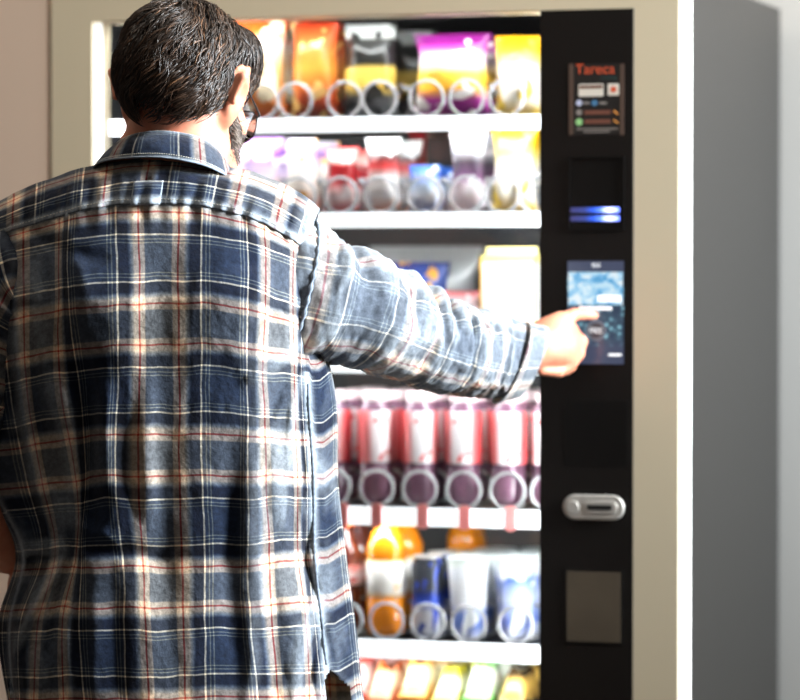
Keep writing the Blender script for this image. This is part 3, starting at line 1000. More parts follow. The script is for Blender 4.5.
neck = [cap_(H(0, -.012, -.03), Lp(168, 185, 4.292), .051, .056, .03),
        cap_(H(.0, .01, -.06), Lp(172, 190, 4.292), .05, .054, .03),
        cap_(Lp(165, 200, 4.295), Lp(60, 235, 4.30), .04, .035, .02), cap_(Lp(165, 200, 4.295), Lp(272, 235, 4.30), .04, .035, .02)]
torso = [ell_(Lp(158, 300, 4.295), (.165, .095, .19), None, .05), ell_(Lp(160, 430, 4.30), (.15, .095, .2), None, .05),
         ell_(Lp(162, 560, 4.305), (.145, .095, .16), None, .05), ell_(Lp(165, 670, 4.31), (.155, .10, .12), None, .05)]
zs_ = A0[2]
dS = FP(592, 314, -.003)[2]
rsh, rel, rwr = Lp(282, 275, 4.31), Lp(445, 352, 4.45), Lp(527, 348, dS - .088)
arms = [cap_(rsh, rel, .040, .034, .03), cap_(rel, Lp(495, 354, dS - .15), .034, .028, .02), cap_(Lp(495, 354, dS - .15), rwr, .028, .0245, .02),
        cap_(Lp(32, 280, 4.31), Lp(-48, 470, 4.295), .04, .036, .03), cap_(Lp(-48, 470, 4.29), Lp(6, 553, 4.365), .038, .027, .02),
        ell_(Lp(30, 590, 4.40), (.03, .035, .045), None, .02)]
hand = []


def hp(px, py, d): return Lp(px, py, dS - d)


imcp, mmcp, rmcp, pmcp = hp(560, 322, .058), hp(569, 333, .050), hp(570, 346, .050), hp(565, 357, .056)
for q, ra, rb in ((imcp, .022, .0150), (mmcp, .022, .0150), (rmcp, .022, .0145), (pmcp, .020, .0135)):
    hand.append(cap_(rwr, q, ra, rb, .014))
hand.append(cap_(Lp(530, 352, dS - .088), pmcp, .0165, .0125, .012))
hand.append(ell_(hp(551, 341, .070), (.030, .017, .030), None, .014))
itip = hp(594, 315.5, .0086)
for chain, rr in (([imcp, hp(574, 314.5, .040), hp(586, 314, .021), itip], (.0120, .0097, .0084, .0068)),
                  ([mmcp, hp(580.5, 342, .036), hp(570, 366, .046), hp(556, 369, .064)], (.0118, .0108, .0095, .0082)),
                  ([rmcp, hp(578, 353, .042), hp(566, 369, .056), hp(550, 370.5, .074)], (.0115, .0105, .0092, .0080)),
                  ([pmcp, hp(571, 364, .055), hp(559, 372, .069), hp(541, 370.5, .083)], (.0105, .0092, .0082, .0072)),
                  ([hp(538, 345, .080), hp(549, 338, .050), hp(562, 340, .032), hp(571, 346, .024)], (.0150, .0125, .0108, .0085))):
    for i in range(3):
        hand.append(cap_(chain[i], chain[i + 1], rr[i] * .95, rr[i + 1] * .95, .0022 if i else .004))
legs = []
for s in (-1, 1):
    hx = .085 * s
    legs += [cap_((hx, .02, .86), (hx * 1.1, .0, .50), .075, .055, .04), cap_((hx * 1.1, 0, .50), (hx * 1.2, .03, .09), .052, .036, .02),
             cap_((hx * 1.2, .0, .065), (hx * 1.35, .15, .045), .034, .028, .02)]
m_skin, nt, N, L, P = new_mat('skin')
P.inputs['Roughness'].default_value = .5
P.inputs['Subsurface Weight'].default_value = .12
P.inputs['Subsurface Radius'].default_value = (.012, .005, .003)
P.inputs['Subsurface Scale'].default_value = .5
tc = N.new('ShaderNodeTexCoord'); nz = N.new('ShaderNodeTexNoise'); nz.inputs['Scale'].default_value = 28; nz.inputs['Detail'].default_value = 5
L.new(tc.outputs['Object'], nz.inputs['Vector'])
rp = N.new('ShaderNodeValToRGB'); ramp_fill(rp, [(.3, S(192, 112, 84)), (.55, S(212, 138, 108)), (.75, S(220, 152, 124))])
L.new(nz.outputs['Fac'], rp.inputs[0]); L.new(rp.outputs[0], P.inputs['Base Color'])
n2 = N.new('ShaderNodeTexNoise'); n2.inputs['Scale'].default_value = 260; bp = N.new('ShaderNodeBump'); bp.inputs['Strength'].default_value = .15; bp.inputs['Distance'].default_value = .001
L.new(tc.outputs['Object'], n2.inputs['Vector']); L.new(n2.outputs['Fac'], bp.inputs['Height']); L.new(bp.outputs['Normal'], P.inputs['Normal'])

body_prims = head + neck + torso + arms + hand + legs
V, F = surface(body_prims, .0030)
mb = MB(); mb.add(V, F)
body = local(mb).build('body', m_skin, man, smooth=True)
md = body.modifiers.new('Smooth', 'SMOOTH'); md.factor = .5; md.iterations = 2

# trousers and shoes
m_trs = mat('khaki trouser cloth', S(126, 102, 74), .9, noise_amt=.15, noise_scale=40, bump=.3)
tp = [ell_(Lp(165, 660, 4.31), (.168, .112, .07), None, .04), ell_((0, .02, .84), (.172, .118, .10), None, .04)]
for s in (-1, 1):
    hx = .085 * s
    tp += [cap_((hx, .02, .84), (hx * 1.1, .0, .50), .094, .076, .03), cap_((hx * 1.1, 0, .50), (hx * 1.2, .02, .09), .076, .062, .03)]
V, F = surface(tp, .008)
mb = MB(); mb.add(V, F)
local(mb).build('trousers', m_trs, man, smooth=True)
m_shoe = mat('brown leather shoe', S(70, 46, 32), .4)
for s in (-1, 1):
    sx = .102 * s
    V, F = surface([cap_((sx, -.03, .05), (sx * 1.25, .16, .04), .042, .04, .03), ell_((sx, -.02, .085), (.043, .055, .045), None, .03), cut(ell_((sx, .05, -.3), (1, 1, .3), None, .004))], .006)
    mb = MB(); mb.add(V, F)
    local(mb).build('shoe', m_shoe, man, smooth=True)


# ------------------------------------------------------------------ plaid cloth
PER = 132.0 / FPX * 4.165      # repeat of the check in metres


def plaid_mat():
    m, nt, N, L, P = new_mat('blue plaid cotton')
    P.inputs['Roughness'].default_value = .92
    P.inputs['Specular IOR Level'].default_value = .15
    P.inputs['Sheen Weight'].default_value = .12
    uv = N.new('ShaderNodeUVMap'); uv.uv_map = 'UVMap'
    nzw = N.new('ShaderNodeTexNoise'); nzw.inputs['Scale'].default_value = 55; nzw.inputs['Detail'].default_value = 2
    L.new(uv.outputs[0], nzw.inputs['Vector'])
    sub = N.new('ShaderNodeVectorMath'); sub.operation = 'MULTIPLY_ADD'
    L.new(nzw.outputs['Color'], sub.inputs[0]); sub.inputs[1].default_value = (.0016, .0016, 0); sub.inputs[2].default_value = (-.0008, -.0008, 0)
    ad = N.new('ShaderNodeVectorMath'); ad.operation = 'ADD'
    L.new(uv.outputs[0], ad.inputs[0]); L.new(sub.outputs[0], ad.inputs[1])
    sp = N.new('ShaderNodeSeparateXYZ'); L.new(ad.outputs[0], sp.inputs[0])

    def q(r, g, b): return (r / 255, g / 255, b / 255, 1)
    sq, sq2, lt, lt2, nv, dk = q(99, 101, 104), q(112, 113, 115), q(226, 200, 172), q(166, 160, 150), q(12, 20, 38), q(40, 51, 70)
    wh, rd, th = q(244, 228, 200), q(184, 72, 56), q(128, 130, 124)
    stops = [(0, sq), (13.5, sq2), (15, lt), (19.4, lt), (19.9, rd), (21.3, rd), (21.8, lt), (26, lt), (28, lt2), (30, q(120, 124, 130)), (33, nv), (42.0, nv), (42.5, wh), (43.8, wh), (44.4, dk),
             (47, dk), (47.4, th), (48.2, th), (48.6, dk), (50.4, dk), (50.8, th), (51.6, th), (52, dk), (66, dk)]
    fac = []
    for k in (0, 1):
        pp = N.new('ShaderNodeMath'); pp.operation = 'PINGPONG'
        L.new(sp.outputs[k], pp.inputs[0]); pp.inputs[1].default_value = PER / 2
        dv = N.new('ShaderNodeMath'); dv.operation = 'DIVIDE'; dv.inputs[1].default_value = PER / 2
        L.new(pp.outputs[0], dv.inputs[0])
        rp = N.new('ShaderNodeValToRGB')
        ramp_fill(rp, [(p / 66.0, c) for p, c in stops])
        L.new(dv.outputs[0], rp.inputs[0])
        fac.append(rp.outputs[0])
    # the two yarn directions average by eye, then back to linear light
    mx = N.new('ShaderNodeMix'); mx.data_type = 'RGBA'; mx.inputs[0].default_value = .5
    L.new(fac[0], mx.inputs[6]); L.new(fac[1], mx.inputs[7])
    gm = N.new('ShaderNodeGamma'); gm.inputs[1].default_value = 2.6
    L.new(mx.outputs[2], gm.inputs[0])
    # stone-washed mottling
    n1 = N.new('ShaderNodeTexNoise'); n1.inputs['Scale'].default_value = 150; n1.inputs['Detail'].default_value = 6; n1.inputs['Roughness'].default_value = .7
    L.new(uv.outputs[0], n1.inputs['Vector'])
    mr = N.new('ShaderNodeMapRange'); mr.inputs[1].default_value = .3; mr.inputs[2].default_value = .7; mr.inputs[3].default_value = .58; mr.inputs[4].default_value = 1.55
    L.new(n1.outputs['Fac'], mr.inputs[0])
    ml = N.new('ShaderNodeMix'); ml.data_type = 'RGBA'; ml.blend_type = 'MULTIPLY'; ml.inputs[0].default_value = 1
    L.new(gm.outputs[0], ml.inputs[6]); L.new(mr.outputs[0], ml.inputs[7])
    # worn pale seams; on the sleeve also light put into the colour
    at = N.new('ShaderNodeAttribute'); at.attribute_name = 'wear_and_light'
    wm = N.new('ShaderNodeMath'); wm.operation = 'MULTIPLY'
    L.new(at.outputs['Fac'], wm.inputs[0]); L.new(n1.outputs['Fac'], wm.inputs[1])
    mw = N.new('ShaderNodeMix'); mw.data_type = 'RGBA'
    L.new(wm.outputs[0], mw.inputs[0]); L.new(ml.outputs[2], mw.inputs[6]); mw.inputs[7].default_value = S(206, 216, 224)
    L.new(mw.outputs[2], P.inputs['Base Color'])
    # weave and crinkle
    n3 = N.new('ShaderNodeTexNoise'); n3.inputs['Scale'].default_value = 130; n3.inputs['Detail'].default_value = 5; n3.inputs['Roughness'].default_value = .65
    L.new(uv.outputs[0], n3.inputs['Vector'])
    bp = N.new('ShaderNodeBump'); bp.inputs['Strength'].default_value = .6; bp.inputs['Distance'].default_value = .002
    L.new(n3.outputs['Fac'], bp.inputs['Height']); L.new(bp.outputs['Normal'], P.inputs['Normal'])
    return m


M_plaid = plaid_mat()
M_thread = mat('pale seam thread', S(196, 192, 180), .9)


def catmull(xk, yk, x):
    """smooth interpolation of rows yk at xk (piecewise cubic, monotone xk)"""
    xk = np.asarray(xk, float); yk = np.asarray(yk, float)
    x = np.clip(x, xk[0], xk[-1])
    m = np.gradient(yk, xk, axis=0)
    i = np.clip(np.searchsorted(xk, x, 'right') - 1, 0, len(xk) - 2)
    h = (xk[i + 1] - xk[i]); t = (x - xk[i]) / h
    sh = (-1,) + (1,) * (yk.ndim - 1)
    t = t.reshape(sh); h = h.reshape(sh)
    return ((2 * t ** 3 - 3 * t ** 2 + 1) * yk[i] + (t ** 3 - 2 * t ** 2 + t) * h * m[i] + (-2 * t ** 3 + 3 * t ** 2) * yk[i + 1] + (t ** 3 - t ** 2) * h * m[i + 1])


def linerp(xk, yk, x):
    return np.interp(x, xk, yk)


def fbm(P, sc, oct_=3):
    """cloth noise on an (n,3) array"""
    return np.array([mnoise.fractal(Vector((p[0] * sc[0], p[1] * sc[1], p[2] * sc[2])), 1.0, 2.0, oct_) for p in P])


def seg_bump(x, y, s):
    """crease along a polyline, fading at both ends: s = (points, half width, amplitude)"""
    pts, w, a = s
    best = np.full(x.shape, 1e9); par = np.zeros(x.shape)
    ln = [math.hypot(q[0] - p[0], q[1] - p[1]) for p, q in zip(pts[:-1], pts[1:])]
    acc = 0
    for ((x1, y1), (x2, y2)), l_ in zip(zip(pts[:-1], pts[1:]), ln):
        dx, dy = x2 - x1, y2 - y1
        t = np.clip(((x - x1) * dx + (y - y1) * dy) / (dx * dx + dy * dy), 0, 1)
        d = (x - x1 - t * dx) ** 2 + (y - y1 - t * dy) ** 2
        par = np.where(d < best, (acc + t * l_) / sum(ln), par)
        best = np.minimum(best, d)
        acc += l_
    return a * np.exp(-best / (w * w)) * (.12 + .88 * np.sin(np.clip(par, 0, 1) * PI) ** .7)


def cloth(name, P, UV, parent, wear_and_light=None, thick=.0012, keep=None, sub=True):
    mb = MB(); mb.grid(P, UV)
    if keep is not None:
        nc = P.shape[1]
        mb.f = [f for f in mb.f if keep[f[0] // nc, f[0] % nc]]
    o = local(mb).build(name, M_plaid, parent, smooth=True, uvs=True)
    if wear_and_light is not None:
        at = o.data.attributes.new('wear_and_light', 'FLOAT', 'POINT')
        at.data.foreach_set('value', wear_and_light.ravel().astype(np.float32))
    md = o.modifiers.new('Solidify', 'SOLIDIFY'); md.thickness = thick; md.offset = 0
    return o


# ---- shirt body (back and hanging fronts), laid out by its check: columns are distances across, rows are distances down
LV = np.array([190, 300, 400, 480, 555, 620, 715.])
UC = np.array([-330, -270, -235, -205, -176, -152, -111, -88, -44, 0, 44, 88, 111, 152, 185, 200, 215, 250, 300, 360.])
XT = np.array([
    [60, -10, -30, -26, -4, 24, 60, 70, 115, 158, 203, 246, 264, 293, 304, 308, 312, 312, 290, 240],
    [60, -6, -24, -20, 1, 25, 60, 70, 115, 158, 203, 246, 264, 293, 304, 309, 313, 314, 290, 240],
    [60, 0, -22, -16, 11, 29, 62, 80, 115, 158, 203, 247, 264, 294, 307, 321, 333, 331, 300, 240],
    [60, 4, -14, -8, 26, 42, 75, 86, 116, 159, 203, 247, 266, 297, 312, 324, 335, 334, 300, 240],
    [70, 20, 16, 24, 42, 56, 75, 80, 121, 161, 205, 247, 268, 298, 313, 327, 342, 341, 305, 240],
    [70, 10, -1, 11, 21, 40, 62, 79, 123, 164, 206, 250, 272, 304, 320, 334, 350, 350, 310, 240],
    [75, 20, 10, 15, 20, 34, 66, 87, 128, 167, 208, 257, 277, 310, 330, 344, 360, 360, 315, 240.]])
DT0 = np.array([.27, .20, .155, .12, .085, .058, .028, .016, .003, 0, .003, .013, .024, .056, .088, .106, .128, .185, .245, .29])
DC = np.array([4.190, 4.156, 4.166, 4.182, 4.190, 4.184, 4.176])
nC, nR = 300, 260
ucol = np.linspace(UC[0], UC[-1], nC)
rowc = np.linspace(0, 1, nR)
ys_x = [-30, 2, 25, 60, 75, 115, 158, 203, 246, 264, 293, 304, 315]
ys_y = [244, 232, 225, 215, 210, 203.5, 202, 204.5, 215, 222, 239, 247, 256]
xtop = catmull(UC, XT[0], ucol)
yseam = np.interp(xtop, ys_x, ys_y)
yseam = np.where(ucol < -205, 250, np.where(ucol > 190, 262, yseam))
droop = yseam - 202
CT = 202 + rowc * (716 - 202)
HLv = [202, 237, 281, 366, 412, 500, 560, 720]
hl = np.interp(CT, HLv, [1, .62, .64, .53, .47, .3, .1, 0])
hr = np.interp(CT, HLv, [1, .62, .64, .24, .18, 0, -.15, -.05])
left = (ucol < 0)[None, :]
py = CT[:, None] + np.where(left, hl[:, None], hr[:, None]) * droop[None, :]
py = py + np.where(ucol > 200, -10 * np.clip((ucol - 200) / 15, 0, 1), 0)[None, :] * np.clip((CT - 300) / 80, 0, 1)[:, None]
px = np.zeros((nR, nC)); dep = np.zeros((nR, nC))
colX = np.stack([catmull(UC, XT[i], ucol) for i in range(len(LV))])      # level x col
colD = catmull(UC, DT0, ucol)
for j in range(nC):
    px[:, j] = catmull(LV, colX[:, j], py[:, j])
dep = np.interp(py, LV, DC) + colD[None, :]
# shoulder blades and spine
dep -= .010 * np.exp(-((px - 88) / 48) ** 2 - ((py - 290) / 70) ** 2) + .012 * np.exp(-((px - 232) / 48) ** 2 - ((py - 290) / 70) ** 2)
dep += .006 * np.exp(-((px - 160) / 26) ** 2) * np.clip((py - 230) / 80, 0, 1) * np.clip((640 - py) / 100, 0, 1)
FOLDS = [
    ([(306, 340), (280, 362), (246, 380)], 6, -.0065), ([(306, 352), (283, 384), (262, 430)], 7, .0060), ([(308, 362), (294, 410), (286, 470)], 6, -.0060),
    ([(300, 300), (270, 330), (240, 340)], 9, .004), ([(304, 300), (285, 312)], 5, -.004),
    ([(301, 380), (300, 440), (306, 500)], 5, .006), ([(276, 400), (274, 470), (282, 540)], 9, -.0055), ([(292, 470), (294, 530), (302, 600)], 7, .007),
    ([(308, 520), (304, 560), (318, 600)], 5, .009), ([(316, 590), (302, 640), (292, 710)], 9, -.007), ([(326, 625), (310, 660), (304, 710)], 6, .009),
    ([(255, 430), (250, 520), (262, 640)], 13, -.0055), ([(232, 440), (228, 560), (236, 700)], 12, .004), ([(270, 560), (276, 620), (270, 700)], 8, .005),
    ([(248, 600), (252, 660), (246, 712)], 7, -.004), ([(146, 370), (144, 450), (150, 520)], 10, -.0045), ([(128, 420), (132, 520)], 8, .003), ([(170, 430), (166, 560), (176, 700)], 12, .003),
    ([(76, 330), (88, 420), (92, 500), (84, 545)], 11, .0110), ([(55, 370), (72, 450), (76, 520)], 10, -.0075), ([(102, 380), (104, 500)], 9, -.005),
    ([(28, 300), (40, 400), (56, 500)], 8, .005), ([(14, 330), (26, 420), (44, 520)], 7, -.005),
    ([(24, 550), (44, 546), (62, 549)], 6, -.010), ([(62, 549), (52, 580), (30, 618), (16, 655)], 5, -.009), ([(26, 562), (48, 568)], 7, .017), ([(70, 556), (62, 600), (46, 660)], 8, .006),
    ([(66, 540), (120, 552), (180, 556)], 9, .004), ([(70, 575), (64, 640), (72, 700)], 6, -.005), ([(24, 590), (20, 625)], 6, .008),
    ([(40, 470), (70, 520), (120, 545)], 8, -.004), ([(110, 560), (116, 640), (122, 710)], 9, .003), ([(90, 580), (96, 700)], 8, -.003),
    ([(20, 225), (60, 250), (110, 262)], 8, .003), ([(290, 245), (262, 262), (225, 268)], 7, .003), ([(60, 222), (90, 300)], 8, -.002),
]
d_ = np.zeros_like(dep)
for s in FOLDS:
    d_ += 1.7 * seg_bump(px, py, s)
# gathers under the yoke
gy = np.clip(1 - (CT - 202) / 40, 0, 1)[:, None] ** 1.5
d_ += gy * .0018 * (np.sin(ucol / 4.1) + np.sin(ucol / 2.7 + 1))[None, :]
coords = np.stack([ucol[None, :].repeat(nR, 0).ravel() / 60, CT[:, None].repeat(nC, 1).ravel() / 105, np.zeros(nR * nC)], 1)
nz_ = fbm(coords, (1, 1, 1), 4).reshape(nR, nC)
nz2 = fbm(coords + 9.1, (3.2, 2.4, 1), 3).reshape(nR, nC)
side = np.clip(np.abs(ucol) / 150, .35, 1.2)[None, :] * np.clip((CT - 205) / 60, .2, 1)[:, None]
d_ += side * (.0065 * nz_ + .0026 * nz2)
nz3 = fbm(coords * .8 + 21.7, (1.3, 1.0, 1), 3).reshape(nR, nC)
nz4 = fbm(coords * .8 + 41.2, (1.3, 1.0, 1), 3).reshape(nR, nC)
wob = (np.clip((CT - 210) / 60, 0, 1)[:, None] * np.clip((185 - np.abs(ucol)) / 60, 0, 1)[None, :])
px = px + 3.2 * nz3 * wob
py = py + 3.0 * nz4 * wob
dep = dep + d_
Pb = Lp(px, py, dep)
UVb = np.stack([np.broadcast_to(ucol[None, :], px.shape), np.broadcast_to(CT[:, None] - 323, px.shape)], -1) / FPX * 4.165
keep = np.ones((nR, nC), bool)
UU, CC = np.broadcast_to(ucol[None, :], px.shape), np.broadcast_to(CT[:, None], px.shape)
keep &= ~((UU > 180) & (UU < 206) & (py > 668 + np.abs(UU - 190) * 1.2))
keep &= ~((UU < -200) & (UU > -222) & (py > 676 + np.abs(UU + 212) * 1.5))
wear_and_light = .95 * np.exp(-((UU - 186) / 4.5) ** 2) * (CC > 360) + .7 * np.exp(-((UU + 206) / 4) ** 2) + .8 * np.exp(-((CT - 203) / 3.5) ** 2)[:, None] * (np.abs(UU) < 190) + .8 * np.exp(-((CT - 714) / 4) ** 2)[:, None]
wear_and_light = np.clip(wear_and_light + .35 * np.clip(-d_ / .006, 0, 1) * np.clip((np.abs(UU) - 60) / 80, 0, 1), 0, 1)
shirt = cloth('shirt', Pb, UVb, man, wear_and_light, keep=keep)
SH = (man, shirt)
# side seam, felled
j_ = int(np.argmin(np.abs(ucol - 186)))
i0 = int(np.argmin(np.abs(CT - 372))); i1 = int(np.argmin(np.abs(py[:, j_] - 666)))
sp_ = Pb[i0:i1, j_] + np.array([0, -.0015, 0])
sm = MB(); sm.tube(sp_, .0022 + .0006 * np.sin(np.arange(len(sp_)) * 1.9), 6)
local(sm).build('side_seam', mat('washed seam cloth', S(120, 130, 142), .95, noise_amt=.6, noise_scale=160), SH, smooth=True)
M_seam = bpy.data.materials['washed seam cloth']

# ---- yoke: from the seam across the back, over the shoulders to the front
RX = [-30, 2, 25, 60, 75, 115, 135, 158, 180, 203, 225, 246, 264, 293, 308, 324]
RY = [216, 201, 189, 176, 171, 163, 160, 159, 160, 163, 167, 171, 177, 190, 199, 214]
RD = [4.29, 4.285, 4.28, 4.272, 4.268, 4.245, 4.232, 4.226, 4.230, 4.240, 4.256, 4.268, 4.276, 4.283, 4.286, 4.29]
nY, nX = 60, 220
s_ = np.linspace(0, 1, nX)
xY = -30 + s_ * (306 + 30)             # along the seam
xR = -30 + s_ * (319 + 30)             # along the ridge
yY = np.interp(xY, ys_x, ys_y) + 1.5
jj = np.interp(xY, xtop, ucol) if False else None
seam_dep = np.interp(xY, px[0, (ucol > -206) & (ucol < 190)], dep[0, (ucol > -206) & (ucol < 190)])
Yp = Lp(xY, yY, seam_dep - .0030)
Rp = Lp(xR, catmull(RX, RY, xR), catmull(RX, RD, xR))
Cp = Lp(xR * .6 + xY * .4, catmull(RX, RY, xR) * .72 + yY * .28 - 1, seam_dep * .85 + catmull(RX, RD, xR) * .15 - .012 + .016 * np.exp(-((xR - 165) / 62) ** 2))
Fp = Lp(xR * .96 + 6, catmull(RX, RY, xR) + 34 + 40 * np.exp(-((xR - 165) / 60) ** 2), catmull(RX, RD, xR) + .09)
t = np.linspace(0, 1, nY - 20)[:, None, None]
Pa = (1 - t) ** 2 * Yp + 2 * t * (1 - t) * Cp + t ** 2 * Rp
t2 = np.linspace(0, 1, 21)[1:, None, None]
C2 = Rp + (Rp - Cp) * .35
Pf = (1 - t2) ** 2 * Rp + 2 * t2 * (1 - t2) * C2 + t2 ** 2 * Fp
Py_ = np.concatenate([Pa, Pf])
vrow = np.concatenate([[0], np.cumsum(np.linalg.norm(np.diff(Py_[:, nX // 2], axis=0), axis=1))])
vpx = vrow * FPX / 4.2 * (44 / 43.)
UVy = np.stack([np.broadcast_to((xY - 123) / FPX * 4.2 * 1.0, (nY, nX)), np.broadcast_to(((203 - vpx) - 135)[:, None] / FPX * 4.165, (nY, nX))], -1)
co = np.stack([np.broadcast_to(s_ * 9, (nY, nX)).ravel(), np.broadcast_to(vpx[:, None] / 26, (nY, nX)).ravel(), np.full(nY * nX, 3.3)], 1)
ny = fbm(co, (1, 1, 1), 4).reshape(nY, nX)
puck = np.exp(-(vpx / 9) ** 2)[:, None] * np.sin(s_ * 170)[None, :] * .0009
endp = np.clip((s_ - .86) / .14, 0, 1)[None, :]
Py_[..., 1] -= .0026 * ny + puck + endp * .003 * np.sin(vpx / 3.2)[:, None]
Py_[..., 2] += .0012 * ny
wy = np.clip(.85 * np.exp(-((vpx - 4) / 4) ** 2)[:, None] + .7 * np.exp(-((s_ - 1) / .03) ** 2)[None, :] + 0 * ny, 0, 1)
yoke = cloth('yoke', Py_, UVy, SH, wy, thick=.0016)
# stitch line along the yoke
st_ = MB()
ln = Py_[3] + np.array([0, -.0016, 0])
for k in range(4, nX - 4, 2):
    st_.tube(ln[k:k + 2] * 1.0, .0005, 5)
local(st_).build('yoke_stitching', M_thread, (man, shirt))

# ---- hanger loop on the yoke seam
cL = np.interp(np.linspace(133.5, 163.5, 16), xY * .75 + xR * .25, np.arange(nX))
lrow = [(26, .0004), (18, .003), (11, .0052), (5, .0075), (1.5, .0085), (-.5, .0072), (.6, .0045), (2.5, .0028)]
gl_ = np.zeros((len(lrow), 16, 3))
for i_, (b, o_) in enumerate(lrow):
    r_ = np.interp(max(b, 0), vpx, np.arange(nY))
    r0 = int(r_); c0 = cL.astype(int)
    base_ = Py_[r0, c0] * (1 - (r_ - r0)) + Py_[r0 + 1, c0] * (r_ - r0)
    e_ = 1 - np.abs(np.linspace(-1, 1, 16)) ** 8 * .5
    gl_[i_] = base_ + np.stack([np.linspace(133.5, 163.5, 16) * 0, -.0016 - o_ * e_, np.full(16, min(b, 0) * .0012)], -1)
lx = np.linspace(133.5, 163.5, 16)
UVl = np.stack([np.broadcast_to((lx - 148 + 66) / FPX * 4.2, (8, 16)), np.broadcast_to(np.array([[42.], [50], [57], [63], [67], [69], [71], [73]]) / FPX * 4.2, (8, 16))], -1)
wl_ = np.zeros((8, 16)); wl_[3:6] = .8; wl_[:, [0, -1]] = .7
cloth('hanger_loop', gl_, UVl, SH, wl_, thick=.0014)

# ---- collar
cbx = np.array([[88, 182, 4.305], [92, 170, 4.255], [102, 161.5, 4.222], [130, 157.5, 4.193], [165, 157.5, 4.184], [200, 164, 4.192], [222, 173, 4.218], [234, 182, 4.250], [243, 196, 4.305]])
ctp = np.array([[112, 165, 4.318], [112, 152, 4.280], [119, 142, 4.248], [138, 134.5, 4.220], [166, 132.5, 4.213], [198, 138, 4.221], [217, 150, 4.244], [229, 165, 4.278], [235, 184, 4.318]])
k9 = np.arange(9.)
sc_ = np.linspace(0, 8, 120)
B_ = Lp(*catmull(k9, cbx, sc_).T); T_ = Lp(*catmull(k9, ctp, sc_).T)
rows = []
for t in np.linspace(0, 1, 18):
    p_ = B_ * (1 - t) + T_ * t
    p_ = p_ + np.array([0, -.006, .002]) * math.sin(t * PI)
    rows.append(p_)
axis_c = Lp(170, 160, 4.275)
for t in np.linspace(.12, 1, 8):           # turned in over the top
    inn = T_ + (axis_c - T_) * np.array([.10, .10, 0]) * t + np.array([0, 0, .0025 * math.sin(min(1, t * 2) * PI) - .030 * t * t])
    rows.append(inn)
Pc = np.array(rows)
al = np.concatenate([[0], np.cumsum(np.linalg.norm(np.diff(Pc[6], axis=0), axis=1))])
al -= al[60]
dn = np.concatenate([[0], np.cumsum(np.linalg.norm(np.diff(Pc[:, 60], axis=0), axis=1))])
UVc = np.stack([np.broadcast_to(al + (165 - 220) / FPX * 4.2, Pc.shape[:2]), np.broadcast_to(dn[:, None] + 50 / FPX * 4.2, Pc.shape[:2])], -1)
co = np.stack([np.broadcast_to(al * 40, Pc.shape[:2]).ravel(), np.broadcast_to(dn[:, None] * 60, Pc.shape[:2]).ravel(), np.full(Pc.shape[0] * Pc.shape[1], 7.7)], 1)
Pc[..., 1] -= .0016 * fbm(co, (1, 1, 1), 3).reshape(Pc.shape[:2])
wc = np.clip(.8 * np.exp(-(np.arange(26) / 1.1) ** 2)[:, None] + .55 * np.exp(-((np.arange(26) - 17.5) / 1.2) ** 2)[:, None] + np.zeros(Pc.shape[:2]), 0, 1)
collar = cloth('collar', Pc, UVc, SH, wc, thick=.0024)
eb = MB(); eb.tube(Pc[0] + np.array([0, -.0010, 0]), .0012, 6)
local(eb).build('collar_edge', M_seam, SH, smooth=True)
st_ = MB()
ln = Pc[2] + np.array([0, -.0019, 0])
for k in range(2, 117, 1):
    a_, b_ = ln[k], ln[k + 1]
    st_.tube(np.array([a_, a_ * .45 + b_ * .55]), .00055, 5)
local(st_).build('collar_stitching', M_thread, SH)


